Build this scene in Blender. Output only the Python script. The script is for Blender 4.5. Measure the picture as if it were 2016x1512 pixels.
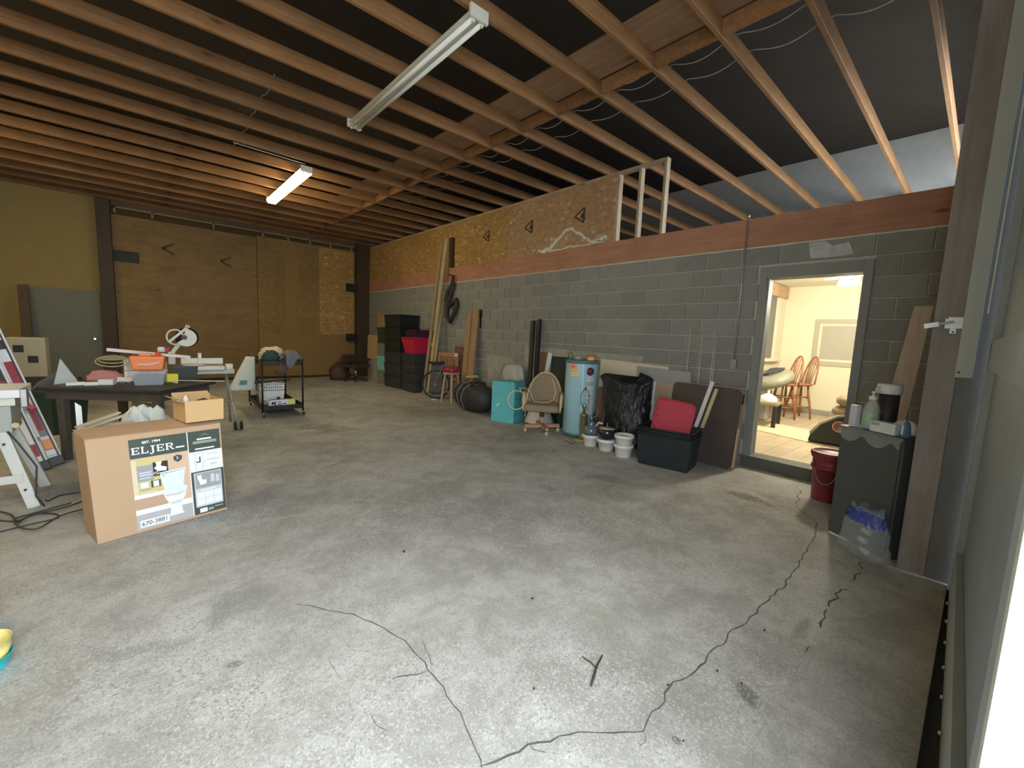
import bpy, bmesh, math, random
from mathutils import Vector, Matrix, noise
R = math.radians
random.seed(7)
scene = bpy.context.scene
COL = scene.collection
for o in list(bpy.data.objects):
    bpy.data.objects.remove(o)

# ---------------------------------------------------------------- camera (solved from the block courses and rafters)
F_PX, YAW, PITCH, ROLL, CAM_H = 830.0, R(41.920), R(-6.533), R(2.385), 1.4224
fw = Vector((math.sin(YAW)*math.cos(PITCH), math.cos(YAW)*math.cos(PITCH), math.sin(PITCH)))
rt = fw.cross(Vector((0, 0, 1))).normalized(); up = rt.cross(fw)
rt, up = rt*math.cos(ROLL)+up*math.sin(ROLL), up*math.cos(ROLL)-rt*math.sin(ROLL)
cam_d = bpy.data.cameras.new('camera'); cam = bpy.data.objects.new('camera', cam_d); COL.objects.link(cam)
cam_d.sensor_fit = 'HORIZONTAL'; cam_d.sensor_width = 36; cam_d.lens = F_PX/2016*36
cam_d.clip_start = 0.02; cam_d.clip_end = 200
cam.matrix_world = Matrix(((rt.x, up.x, -fw.x, 0), (rt.y, up.y, -fw.y, 0), (rt.z, up.z, -fw.z, CAM_H), (0, 0, 0, 1)))
scene.camera = cam
CAM = Vector((0, 0, CAM_H))
def ray(px, py): return fw + rt*((px-1008)/F_PX) - up*((py-756)/F_PX)
def PZ(px, py, z=0.0): d = ray(px, py); return CAM + d*((z-CAM_H)/d.z)      # photo pixel on a horizontal plane
def PX(px, py, x=5.373): d = ray(px, py); return CAM + d*(x/d.x)             # ... on a plane parallel to the block wall
def PY(px, py, y): d = ray(px, py); return CAM + d*(y/d.y)                   # ... on a plane parallel to the back wall

# ---------------------------------------------------------------- daylight, exposure
world = bpy.data.worlds.new('world'); scene.world = world; world.use_nodes = True
bg = world.node_tree.nodes['Background']
bg.inputs[0].default_value = (0.87, 0.945, 1.0, 1); bg.inputs[1].default_value = 6.3
portal_d = bpy.data.lights.new('door_opening_portal', 'AREA'); portal = bpy.data.objects.new('door_opening_portal', portal_d); COL.objects.link(portal)
portal_d.shape = 'RECTANGLE'; portal_d.size = 4.7; portal_d.size_y = 3.75; portal_d.cycles.is_portal = True
portal.location = (1.4, -0.14, 1.8); portal.rotation_euler = (R(90), 0, 0)
added_opening_d = bpy.data.lights.new('added_loft_opening_portal', 'AREA'); added_opening = bpy.data.objects.new('added_loft_opening_portal', added_opening_d); COL.objects.link(added_opening)  # portal for an added opening that lets skylight into the loft
added_opening_d.shape = 'RECTANGLE'; added_opening_d.size = 4.3; added_opening_d.size_y = 1.35; added_opening_d.cycles.is_portal = True
added_opening.location = (7.75, -0.14, 3.45); added_opening.rotation_euler = (R(90), 0, 0)
vs = scene.view_settings
scene.display_settings.display_device = 'sRGB'
vs.view_transform = 'Standard'; vs.look = 'None'; vs.gamma = 1; vs.use_curve_mapping = False; vs.exposure = 0.88

# ---------------------------------------------------------------- materials
MATS = {}
def _rgb(c): return (c[0], c[1], c[2], 1)
class NT:
    def __init__(s, m): s.t = m.node_tree; s.n = s.t.nodes; s.l = s.t.links
    def a(s, typ, **kw):
        n = s.n.new(typ)
        for k, v in kw.items(): setattr(n, k, v)
        return n
    def k(s, a, b): s.l.new(a, b)
def mixc(nt, fac, a, b, blend='MIX'):
    m = nt.a('ShaderNodeMix', data_type='RGBA', blend_type=blend)
    for s, v in ((0, fac), (6, a), (7, b)):
        if isinstance(v, (int, float)): m.inputs[s].default_value = v
        elif isinstance(v, tuple): m.inputs[s].default_value = _rgb(v)
        else: nt.k(v, m.inputs[s])
    return m.outputs[2]
def ramp(nt, v, stops):
    r = nt.a('ShaderNodeValToRGB'); e = r.color_ramp.elements
    while len(e) > 1: e.remove(e[0])
    for i, (p, c) in enumerate(stops):
        x = e[0] if i == 0 else e.new(p)
        x.position = p; x.color = _rgb(c) if isinstance(c, tuple) else (c, c, c, 1)
    nt.k(v, r.inputs[0]); return r.outputs[0]
def coords(nt, scale=(1, 1, 1), space='Object'):
    t = nt.a('ShaderNodeTexCoord'); m = nt.a('ShaderNodeMapping'); m.inputs['Scale'].default_value = scale
    nt.k(t.outputs[space], m.inputs['Vector']); return m.outputs[0]
def nz(nt, vec, scale, detail=4, rough=.6, dist=0):
    n = nt.a('ShaderNodeTexNoise'); n.inputs['Scale'].default_value = scale; n.inputs['Detail'].default_value = detail
    n.inputs['Roughness'].default_value = rough; n.inputs['Distortion'].default_value = dist
    nt.k(vec, n.inputs['Vector']); return n.outputs['Fac']
def bumpn(nt, h, s, bsdf, dist=.01):
    b = nt.a('ShaderNodeBump'); b.inputs['Strength'].default_value = s; b.inputs['Distance'].default_value = dist
    nt.k(h, b.inputs['Height']); nt.k(b.outputs[0], bsdf.inputs['Normal'])
def base(name, rough=.7, metal=0, spec=.5):
    m = bpy.data.materials.new(name); m.use_nodes = True
    b = m.node_tree.nodes['Principled BSDF']; b.inputs['Roughness'].default_value = rough; b.inputs['Metallic'].default_value = metal
    b.inputs['Specular IOR Level'].default_value = spec
    return m, NT(m), b
def pm(name, col, rough=.7, metal=0, var=.12, scale=9, bump=0, bscale=40, rnd=0, col2=None, spec=.5, trans=0, ior=1.45, alpha=1, emit=0, emitc=None, coat=0):
    """plain material: colour with mottling, optional relief and per-object variation"""
    if name in MATS: return MATS[name]
    m, nt, b = base(name, rough, metal, spec)
    v = coords(nt)
    dark = tuple(c*(1-var) for c in col); lite = tuple(min(1, c*(1+var)) for c in col)
    c = mixc(nt, nz(nt, v, scale), col2 or dark, lite)
    if rnd:
        oi = nt.a('ShaderNodeObjectInfo'); h = nt.a('ShaderNodeHueSaturation'); mr = nt.a('ShaderNodeMapRange')
        mr.inputs[3].default_value = 1-rnd; mr.inputs[4].default_value = 1+rnd
        nt.k(oi.outputs['Random'], mr.inputs[0]); nt.k(mr.outputs[0], h.inputs['Value']); nt.k(c, h.inputs['Color']); c = h.outputs[0]
    nt.k(c, b.inputs['Base Color'])
    if bump: bumpn(nt, nz(nt, v, bscale, 6), bump, b)
    if trans: b.inputs['Transmission Weight'].default_value = trans; b.inputs['IOR'].default_value = ior
    if alpha < 1: b.inputs['Alpha'].default_value = alpha
    if coat: b.inputs['Coat Weight'].default_value = coat
    if emit: b.inputs['Emission Strength'].default_value = emit; b.inputs['Emission Color'].default_value = _rgb(emitc or col)
    MATS[name] = m; return m
def wood(name, c1, c2, rough=.65, axis=0, stretch=14, scale=5, bump=.15, rnd=.12, knots=True):
    """sawn wood with the grain along one local axis"""
    if name in MATS: return MATS[name]
    m, nt, b = base(name, rough)
    s = [stretch]*3; s[axis] = 1.0
    v = coords(nt, tuple(s))
    f = nz(nt, v, scale*.35, 6, .65, .6)
    c = ramp(nt, f, [(.3, c1), (.7, c2)])
    v2 = coords(nt)
    blot = nz(nt, v2, 2.3, 3)
    c = mixc(nt, ramp(nt, blot, [(.35, 0.0), (.75, .45)]), c, tuple(x*.6 for x in c1))
    if knots:
        vo = nt.a('ShaderNodeTexVoronoi'); vo.inputs['Scale'].default_value = 1.6
        s3 = [3.0]*3; s3[axis] = 1.0
        nt.k(coords(nt, tuple(s3)), vo.inputs['Vector'])
        c = mixc(nt, ramp(nt, vo.outputs['Distance'], [(.05, .8), (.11, 0.0)]), c, tuple(x*.35 for x in c1))
    if rnd:
        oi = nt.a('ShaderNodeObjectInfo'); h = nt.a('ShaderNodeHueSaturation'); mr = nt.a('ShaderNodeMapRange')
        mr.inputs[3].default_value = 1-rnd; mr.inputs[4].default_value = 1+rnd
        nt.k(oi.outputs['Random'], mr.inputs[0]); nt.k(mr.outputs[0], h.inputs['Value']); nt.k(c, h.inputs['Color']); c = h.outputs[0]
    nt.k(c, b.inputs['Base Color'])
    if bump: bumpn(nt, f, bump, b, .004)
    MATS[name] = m; return m
def osb(name, c1, c2, c3, scale=16):
    """oriented strand board: flakes with random tone"""
    if name in MATS: return MATS[name]
    m, nt, b = base(name, .75)
    v = coords(nt, (1, 1, 1.6))
    n0 = nt.a('ShaderNodeTexNoise'); n0.inputs['Scale'].default_value = 5; nt.k(v, n0.inputs['Vector'])
    ad = nt.a('ShaderNodeMixRGB'); ad.blend_type = 'ADD'; ad.inputs[0].default_value = .12; nt.k(v, ad.inputs[1]); nt.k(n0.outputs['Color'], ad.inputs[2])
    vo = nt.a('ShaderNodeTexVoronoi'); vo.inputs['Scale'].default_value = scale; nt.k(ad.outputs[0], vo.inputs['Vector'])
    sp = nt.a('ShaderNodeSeparateColor'); nt.k(vo.outputs['Color'], sp.inputs[0])
    c = ramp(nt, sp.outputs[0], [(0, c1), (.5, c2), (.93, c2), (1, c3)])
    c = mixc(nt, ramp(nt, nz(nt, coords(nt), .9, 5), [(.35, .0), (.7, .55)]), c, tuple(x*.8 for x in c1))
    nt.k(c, b.inputs['Base Color']); bumpn(nt, sp.outputs[1], .25, b, .004)
    MATS[name] = m; return m

# ---------------------------------------------------------------- mesh building
class MB:
    def __init__(s): s.v = []; s.f = []; s.sm = []
    def add(s, vs, fs, smooth=False):
        o = len(s.v); s.v += [Vector(v) for v in vs]
        for f in fs: s.f.append([i+o for i in f]); s.sm.append(smooth)
        return s
    def box(s, x0, x1, y0, y1, z0, z1, M=None):
        vs = [Vector((x, y, z)) for z in (z0, z1) for y in (y0, y1) for x in (x0, x1)]
        if M: vs = [M @ v for v in vs]
        return s.add(vs, [(0, 2, 3, 1), (4, 5, 7, 6), (0, 1, 5, 4), (2, 6, 7, 3), (0, 4, 6, 2), (1, 3, 7, 5)])
    def tbox(s, bx, by, tx, ty, z0, z1, M=None, open_top=False, wall=0):
        """tapered box centred on the origin: half sizes bx,by at z0 and tx,ty at z1"""
        ring = lambda hx, hy, z: [Vector((-hx, -hy, z)), Vector((hx, -hy, z)), Vector((hx, hy, z)), Vector((-hx, hy, z))]
        if not open_top:
            vs = ring(bx, by, z0)+ring(tx, ty, z1)
            fs = [(3, 2, 1, 0), (4, 5, 6, 7)]+[(i, (i+1) % 4, 4+(i+1) % 4, 4+i) for i in range(4)]
        else:
            w = wall or .006
            vs = ring(bx, by, z0)+ring(tx, ty, z1)+ring(tx-w, ty-w, z1)+ring(bx-w, by-w, z0+w)
            fs = [(3, 2, 1, 0)]
            for k in range(3): fs += [(k*4+i, k*4+(i+1) % 4, k*4+4+(i+1) % 4, k*4+4+i) for i in range(4)]
            fs.append((12, 13, 14, 15))
        if M: vs = [M @ v for v in vs]
        return s.add(vs, fs)
    def bar(s, a, b, w, h, upv=(0, 0, 1)):
        """rectangular bar from a to b; w across, h along upv"""
        a = Vector(a); b = Vector(b); d = (b-a).normalized(); u = Vector(upv)
        if abs(d.dot(u.normalized())) > .98: u = Vector((0, 1, 0))
        x = d.cross(u).normalized(); y = x.cross(d).normalized()
        vs = [p + x*(i*w/2) + y*(j*h/2) for p in (a, b) for j in (-1, 1) for i in (-1, 1)]
        return s.add(vs, [(0, 2, 3, 1), (4, 5, 7, 6), (0, 1, 5, 4), (2, 6, 7, 3), (0, 4, 6, 2), (1, 3, 7, 5)])
    def cyl(s, a, b, r0, r1=None, n=20, caps=True, smooth=True):
        r1 = r0 if r1 is None else r1
        a = Vector(a); b = Vector(b); d = (b-a).normalized()
        u = d.orthogonal().normalized(); w = d.cross(u)
        vs = [p + (u*math.cos(2*math.pi*i/n)+w*math.sin(2*math.pi*i/n))*r for p, r in ((a, r0), (b, r1)) for i in range(n)]
        s.add(vs, [(i, (i+1) % n, n+(i+1) % n, n+i) for i in range(n)], smooth)
        if caps:
            o = len(s.v)-2*n
            s.f.append([o+i for i in range(n)][::-1]); s.f.append([o+n+i for i in range(n)]); s.sm += [False, False]
        return s
    def tube(s, pts, r, n=8, closed=False, smooth=True):
        pts = [Vector(p) for p in pts]; N = len(pts)
        rr = r if isinstance(r, (list, tuple)) else [r]*N
        o = len(s.v); prev = None
        for i, p in enumerate(pts):
            t = (pts[(i+1) % N]-pts[i-1]) if closed else (pts[min(i+1, N-1)]-pts[max(i-1, 0)])
            t = t.normalized() if t.length > 1e-9 else Vector((0, 0, 1))
            if prev is None: u = t.orthogonal().normalized()
            else:
                u = prev-t*prev.dot(t); u = u.normalized() if u.length > 1e-6 else t.orthogonal().normalized()
            prev = u; w = t.cross(u)
            s.v += [p+(u*math.cos(2*math.pi*k/n)+w*math.sin(2*math.pi*k/n))*rr[i] for k in range(n)]
        for i in range(N if closed else N-1):
            a = o+i*n; b = o+((i+1) % N)*n
            for k in range(n): s.f.append([a+k, a+(k+1) % n, b+(k+1) % n, b+k]); s.sm.append(smooth)
        if not closed:
            s.f.append([o+k for k in range(n)][::-1]); s.f.append([o+(N-1)*n+k for k in range(n)]); s.sm += [False, False]
        return s
    def lathe(s, prof, n=28, c=(0, 0, 0), M=None, sx=1, sy=1, smooth=True, cap0=True, cap1=True):
        c = Vector(c); o = len(s.v)
        for r, z in prof:
            for k in range(n):
                a = 2*math.pi*k/n; q = Vector((r*math.cos(a)*sx, r*math.sin(a)*sy, z))
                s.v.append((M @ q if M else q)+c)
        for i in range(len(prof)-1):
            for k in range(n): s.f.append([o+i*n+k, o+i*n+(k+1) % n, o+(i+1)*n+(k+1) % n, o+(i+1)*n+k]); s.sm.append(smooth)
        if cap0: s.f.append([o+k for k in range(n)][::-1]); s.sm.append(False)
        if cap1: s.f.append([o+(len(prof)-1)*n+k for k in range(n)]); s.sm.append(False)
        return s
    def prism(s, poly, z0, z1, M=None, smooth=False):
        n = len(poly)
        vs = [Vector((x, y, z0)) for x, y in poly]+[Vector((x, y, z1)) for x, y in poly]
        if M: vs = [M @ v for v in vs]
        s.add(vs, [tuple(range(n))[::-1], tuple(range(n, 2*n))])
        o = len(s.v)-2*n
        for i in range(n): s.f.append([o+i, o+(i+1) % n, o+n+(i+1) % n, o+n+i]); s.sm.append(smooth)
        return s
    def slab(s, pts, nrm, th):
        """flat polygon given in 3D, thickened along nrm"""
        nrm = Vector(nrm).normalized()*th; n = len(pts); a = [Vector(p) for p in pts]
        s.add(a+[p+nrm for p in a], [tuple(range(n))[::-1], tuple(range(n, 2*n))]+[(i, (i+1) % n, n+(i+1) % n, n+i) for i in range(n)])
        return s
    def grid(s, fn, nu, nv, cu=False, smooth=True, capv=False):
        o = len(s.v)
        for j in range(nv+1):
            for i in range(nu if cu else nu+1): s.v.append(Vector(fn(i/nu, j/nv)))
        m = nu if cu else nu+1
        for j in range(nv):
            for i in range(nu): s.f.append([o+j*m+i, o+j*m+(i+1) % m, o+(j+1)*m+(i+1) % m, o+(j+1)*m+i]); s.sm.append(smooth)
        if capv:
            s.f.append([o+i for i in range(m)][::-1]); s.f.append([o+nv*m+i for i in range(m)]); s.sm += [smooth, smooth]
        return s
    def xf(s, M): s.v = [M @ v for v in s.v]; return s
    def build(s, name, mat, parent=None, bevel=0, seg=2, label=None, world=True, solid=0, sub=0):
        vs = s.v
        loc = Vector((0, 0, 0))
        if parent is not None:
            if world: inv = WM[parent.name].inverted(); vs = [inv @ v for v in vs]
        else:
            xs = [v.x for v in vs]; ys = [v.y for v in vs]
            loc = Vector(((min(xs)+max(xs))/2, (min(ys)+max(ys))/2, min(v.z for v in vs)))
            vs = [v-loc for v in vs]
        me = bpy.data.meshes.new(name); me.from_pydata([tuple(v) for v in vs], [], s.f)
        me.polygons.foreach_set('use_smooth', s.sm); me.update()
        bm = bmesh.new(); bm.from_mesh(me); bmesh.ops.recalc_face_normals(bm, faces=bm.faces)
        if bevel: 
            ed = [e for e in bm.edges if len(e.link_faces) == 2 and e.calc_face_angle(0) > .6]
            bmesh.ops.bevel(bm, geom=ed, offset=bevel, segments=seg, profile=.6, affect='EDGES', clamp_overlap=True)
        bm.to_mesh(me); bm.free()
        me.materials.append(mat)
        o = bpy.data.objects.new(name, me); COL.objects.link(o); o.location = loc
        if parent is not None: o.parent = parent; WM[o.name] = WM[parent.name].copy()
        else: WM[o.name] = Matrix.Translation(loc)
        if label: o['label'] = label
        if solid:
            md = o.modifiers.new('solid', 'SOLIDIFY'); md.thickness = solid; md.offset = 0
        if sub:
            md = o.modifiers.new('sub', 'SUBSURF'); md.levels = sub; md.render_levels = sub
        return o
WM = {}
def thing(name, label, cat, loc=(0, 0, 0), rotz=0, group=None, kind=None):
    o = bpy.data.objects.new(name, None); COL.objects.link(o); o.empty_display_size = .1
    o.location = loc; o.rotation_euler = (0, 0, rotz)
    WM[o.name] = Matrix.Translation(Vector(loc)) @ Matrix.Rotation(rotz, 4, 'Z')
    if kind: o['kind'] = kind
    if label: o['label'] = label; o['category'] = cat
    if group: o['group'] = group
    return o
def tag(o, label, cat, group=None):
    o['label'] = label; o['category'] = cat
    if group: o['group'] = group
    return o
def struct(o, label=None):
    o['kind'] = 'structure'
    if label: o['label'] = label
    return o
def dup(o, parent=None):
    c = o.copy(); COL.objects.link(c)
    if parent is not None: c.parent = parent
    for ch in list(o.children): dup(ch, c)
    return c
def share(mesh_obj, parent, M):
    """another piece with the same mesh data, placed by local matrix M under parent"""
    c = bpy.data.objects.new(mesh_obj.name.split('.')[0], mesh_obj.data); COL.objects.link(c)
    c.parent = parent; c.matrix_local = M; return c
def text(s, name, size, mat, parent, M, depth=.0008, align='CENTER', sx=1, bold=0):
    """flat lettering turned into a mesh; M places the text plane (x along, y up, z out)"""
    cu = bpy.data.curves.new(name, 'FONT'); cu.body = s; cu.size = size; cu.align_x = align; cu.align_y = 'CENTER'; cu.extrude = depth; cu.offset = bold
    cu.resolution_u = 3
    t = bpy.data.objects.new(name+'_tmp', cu); COL.objects.link(t)
    dg = bpy.context.evaluated_depsgraph_get()
    me = bpy.data.meshes.new_from_object(t.evaluated_get(dg)); bpy.data.objects.remove(t)
    me.transform(Matrix.Diagonal((sx, 1, 1, 1)))
    me.materials.clear(); me.materials.append(mat)
    o = bpy.data.objects.new(name, me); COL.objects.link(o); o.parent = parent; o.matrix_local = M
    return o
def TRS(loc=(0, 0, 0), rx=0, ry=0, rz=0):
    return Matrix.Translation(Vector(loc)) @ Matrix.Rotation(rz, 4, 'Z') @ Matrix.Rotation(ry, 4, 'Y') @ Matrix.Rotation(rx, 4, 'X')
def fnz(p, s=1.0): return noise.noise(Vector(p)*s)
# ================================================================ THE SETTING
WX = 5.373                      # garage face of the block wall
YB = 12.8                       # back wall
XL = -3.1                       # left wall (out of view)
BT = 2.537                      # top of the block wall
RZ = 3.94                       # underside of the ceiling joists
RT = 5.05                       # roof deck over the open attic

# ---- concrete floor
def concrete(name='concrete_floor', stains=True):
    m, nt, b = base(name, .82, 0, .35)
    v = coords(nt)
    big = nz(nt, v, .55, 6, .62, .4); mid = nz(nt, v, 3.3, 10, .78, .25); fine = nz(nt, v, 46, 6, .8)
    c = ramp(nt, big, [(.32, (.26, .25, .222)), (.48, (.40, .39, .355)), (.68, (.53, .525, .495))])
    c = mixc(nt, ramp(nt, mid, [(.33, .65), (.54, 0.0)]), c, (.25, .24, .215))
    c = mixc(nt, ramp(nt, mid, [(.48, 0.0), (.74, .5)]), c, (.66, .655, .625))
    c = mixc(nt, ramp(nt, fine, [(.32, .75), (.48, 0.0), (.56, 0.0), (.72, .6)]), c, (.24, .235, .215))
    vo = nt.a('ShaderNodeTexVoronoi'); vo.inputs['Scale'].default_value = 34; nt.k(v, vo.inputs['Vector'])
    pits = ramp(nt, vo.outputs['Distance'], [(.07, .8), (.14, 0.0)])
    pm_ = nt.a('ShaderNodeMath', operation='MULTIPLY'); nt.k(pits, pm_.inputs[0]); nt.k(ramp(nt, mid, [(.42, 0.0), (.58, 1.0)]), pm_.inputs[1])
    c = mixc(nt, pm_.outputs[0], c, (.12, .12, .11))
    # stains and worn patches with shapes of their own: (x, y, half length, half width, angle, colour, strength)
    SP = [((1385, 952), (1565, 1008), .13, (.155, .10, .055), .8), ((1115, 932), (1262, 948), .20, (.255, .24, .215), .8), ((1050, 952), (1112, 970), .07, (.25, .25, .245), .75),
          ((1240, 1024), (1300, 1032), .09, (.28, .26, .225), .75), ((1140, 1186), (1220, 1230), .06, (.36, .355, .27), .75), ((370, 1250), (550, 1128), .16, (.25, .25, .23), .7),
          ((180, 1300), (405, 1255), .10, (.27, .28, .27), .65), ((437, 1312), (488, 1304), .025, (.19, .19, .185), .8), ((318, 1450), (348, 1440), .02, (.19, .19, .18), .8),
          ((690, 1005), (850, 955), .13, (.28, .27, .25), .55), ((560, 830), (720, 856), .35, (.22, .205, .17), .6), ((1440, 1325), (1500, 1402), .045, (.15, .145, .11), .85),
          ((1545, 1275), (1612, 1195), .06, (.24, .235, .20), .7), ((1120, 1095), (1340, 1060), .05, (.30, .285, .255), .5), ((960, 900), (1120, 880), .22, (.25, .235, .20), .5),
          ((800, 1100), (900, 1060), .06, (.33, .33, .31), .5), ((1240, 1380), (1310, 1345), .05, (.36, .34, .31), .5), ((620, 930), (700, 900), .10, (.24, .23, .20), .55),
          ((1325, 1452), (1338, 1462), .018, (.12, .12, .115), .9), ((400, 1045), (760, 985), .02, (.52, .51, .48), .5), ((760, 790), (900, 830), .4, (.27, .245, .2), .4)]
    S = []
    for p0, p1, hw, col, st in (SP if stains else []):
        A = PZ(*p0); B = PZ(*p1); d = B-A; S.append(((A.x+B.x)/2, (A.y+B.y)/2, max(d.length/2, .02), hw, math.degrees(math.atan2(d.y, d.x)), col, st))
    warp = nt.a('ShaderNodeTexNoise'); warp.inputs['Scale'].default_value = 5.5; warp.inputs['Detail'].default_value = 6; nt.k(v, warp.inputs['Vector'])
    for x, y, a, bb, ang, col, st in S:
        mp = nt.a('ShaderNodeMapping'); mp.vector_type = 'TEXTURE'
        mp.inputs['Location'].default_value = (x, y, 0); mp.inputs['Rotation'].default_value = (0, 0, R(ang)); mp.inputs['Scale'].default_value = (a, bb, 1)
        nt.k(v, mp.inputs['Vector'])
        le = nt.a('ShaderNodeVectorMath', operation='LENGTH'); nt.k(mp.outputs[0], le.inputs[0])
        ad = nt.a('ShaderNodeMath', operation='MULTIPLY_ADD'); nt.k(warp.outputs['Fac'], ad.inputs[0]); ad.inputs[1].default_value = 2.0; nt.k(le.outputs['Value'], ad.inputs[2])
        hf = nt.a('ShaderNodeMath', operation='MULTIPLY_ADD'); nt.k(ad.outputs[0], hf.inputs[0]); hf.inputs[1].default_value = .5; hf.inputs[2].default_value = -.25
        c = mixc(nt, ramp(nt, hf.outputs[0], [(.42, st), (.62, 0.0)]), c, col)
    grit = nz(nt, v, 150, 3, .6); sp2 = nt.a('ShaderNodeTexVoronoi'); sp2.inputs['Scale'].default_value = 120; nt.k(v, sp2.inputs['Vector']); sc2 = nt.a('ShaderNodeSeparateColor'); nt.k(sp2.outputs['Color'], sc2.inputs[0])
    amp = ramp(nt, nz(nt, v, .8, 4), [(.38, .12), (.62, 1.0)]) if stains else ramp(nt, nz(nt, v, .8, 2), [(.3, .05), (.8, .3)])
    gm = nt.a('ShaderNodeMath', operation='MULTIPLY'); nt.k(ramp(nt, sc2.outputs[0], [(.0, 1.0), (.22, .15), (.3, 0.0)]), gm.inputs[0]); nt.k(amp, gm.inputs[1])
    c = mixc(nt, gm.outputs[0], c, (.25, .245, .225))
    gm2 = nt.a('ShaderNodeMath', operation='MULTIPLY'); nt.k(ramp(nt, sc2.outputs[1], [(.76, 0.0), (.9, .5)]), gm2.inputs[0]); nt.k(amp, gm2.inputs[1])
    c = mixc(nt, gm2.outputs[0], c, (.64, .63, .60))
    c = mixc(nt, .35, c, ramp(nt, grit, [(.3, .25), (.7, .75)]), 'OVERLAY')
    nt.k(c, b.inputs['Base Color'])
    hb = nt.a('ShaderNodeMath', operation='ADD'); nt.k(fine, hb.inputs[0]); nt.k(mid, hb.inputs[1])
    bumpn(nt, hb.outputs[0], .35, b, .006)
    return m
M_CONC = concrete()
floor = MB().box(XL, WX+.2, 0, YB+.1, -.2, 0).build('floor', M_CONC); struct(floor, 'worn grey concrete garage floor with cracks and stains')
# the material reads object coordinates as world coordinates
floor.data.transform(Matrix.Translation(floor.location)); floor.location = (0, 0, 0); WM[floor.name] = Matrix()
M_CRACK = pm('crack_dark', (.10, .095, .085), .95, var=.5, scale=30)
def crack(px, w, name='crack', z=.0012, jit=.012):
    """jagged crack drawn from photo pixels on the floor, a thin sunken-looking sliver of dark filler"""
    P = [PZ(x, y) for x, y in px]; pts = []
    for a, b_ in zip(P, P[1:]):
        n = max(2, int((b_-a).length/.035))
        for i in range(n):
            q = a.lerp(b_, i/n); k = fnz((q.x*9, q.y*9, 3))*jit*1.6+random.uniform(-jit, jit)*.5
            d = (b_-a).normalized(); pts.append(q+Vector((-d.y, d.x, 0))*k)
    pts.append(P[-1]); L = []; Rr = []
    for i, q in enumerate(pts):
        d = (pts[min(i+1, len(pts)-1)]-pts[max(i-1, 0)]).normalized(); s = Vector((-d.y, d.x, 0))
        ww = w*.75*(.45+.75*abs(fnz((q.x*14, q.y*14, 9)))+random.uniform(0, .35))*(.25 if i in (0, len(pts)-1) else 1)
        L.append(q+s*ww*.5); Rr.append(q-s*ww*.5)
    mb = MB(); n = len(pts)
    mb.add([(p.x, p.y, z) for p in L]+[(p.x, p.y, z) for p in Rr], [(i, i+1, n+i+1, n+i) for i in range(n-1)])
    return mb.build(name, M_CRACK, floor)
crack([(945, 1512), (1000, 1487), (1040, 1468), (1100, 1449), (1160, 1442), (1230, 1441), (1266, 1440), (1285, 1404), (1320, 1354), (1370, 1318), (1430, 1254), (1500, 1196), (1553, 1140), (1580, 1100), (1602, 1060), (1609, 1030), (1566, 997), (1572, 978), (1578, 966)], .011)
crack([(955, 1512), (935, 1480), (914, 1430), (905, 1405), (880, 1370), (858, 1340), (846, 1318), (815, 1282), (784, 1250), (730, 1225), (680, 1207), (610, 1192), (580, 1188)], .008)
crack([(830, 1255), (845, 1290), (850, 1312)], .004)
crack([(770, 1338), (800, 1332), (846, 1320)], .010)
crack([(1040, 1468), (1060, 1480), (1078, 1482)], .005)
crack([(1266, 1440), (1268, 1460), (1258, 1478)], .004)
crack([(1702, 1100), (1690, 1130), (1668, 1160), (1640, 1180), (1622, 1215), (1605, 1262), (1590, 1295)], .016, jit=.02)
crack([(650, 1295), (662, 1318), (680, 1342)], .003)
crack([(725, 1398), (745, 1425), (765, 1440)], .004)
# smoother newer concrete along the threshold, right of the broken edge
ap = [PZ(x, y) for x, y in [(1706, 1098), (1690, 1130), (1668, 1165), (1640, 1188), (1622, 1222), (1606, 1270), (1585, 1300), (1560, 1340), (1525, 1385), (1500, 1430), (1478, 1475), (1465, 1512)]]
ap2 = []
for a_, b_ in zip(ap, ap[1:]):
    n_ = max(2, int((b_-a_).length/.02)); dd = (b_-a_).normalized()
    for i in range(n_):
        q_ = a_.lerp(b_, i/n_); k_ = .03*fnz((q_.x*7, q_.y*7, 1))+.012*fnz((q_.x*26, q_.y*26, 4)); ap2.append((q_.x-dd.y*k_, q_.y+dd.x*k_))
ap = ap2
app = MB().prism(ap+[(1.0, .02), (1.0, .002), (5.3, .002), (5.3, .2)], .0004, .0022)
M_APR = concrete('concrete_apron', False)
app.build('threshold_patch', M_APR, floor, label='smoother grey concrete patch at the threshold')

# ---- block wall with every block its own piece
M_BLK = pm('painted_block', (.255, .255, .232), .85, var=.16, scale=7, bump=.28, bscale=55, rnd=.10)
M_MORT = pm('block_mortar', (.50, .49, .44), .9, var=.15, scale=12, bump=.3, bscale=70)
DY0, DY1, DZ0, DZ1 = .887, 1.742, .132, 2.185       # clear doorway
wall_r = thing('wall_right', 'grey painted concrete block wall of the garage', None, (WX, 6, 0), kind='structure'); del wall_r['category']
mb = MB()
mb.box(WX+.008, WX+.2, DY1+.05, YB, 0, BT); mb.box(WX+.008, WX+.2, -.15, DY0-.05, 0, BT); mb.box(WX+.008, WX+.2, DY0-.05, DY1+.05, DZ1+.06, BT)
mb.build('mortar_bed', M_MORT, wall_r)
full = MB().box(-.02, .006, -.1972, .1972, -.0956, .0956)
full.v = [Vector((-v.x, v.y, v.z)) for v in full.v]
blk = None; blocks = []
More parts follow.
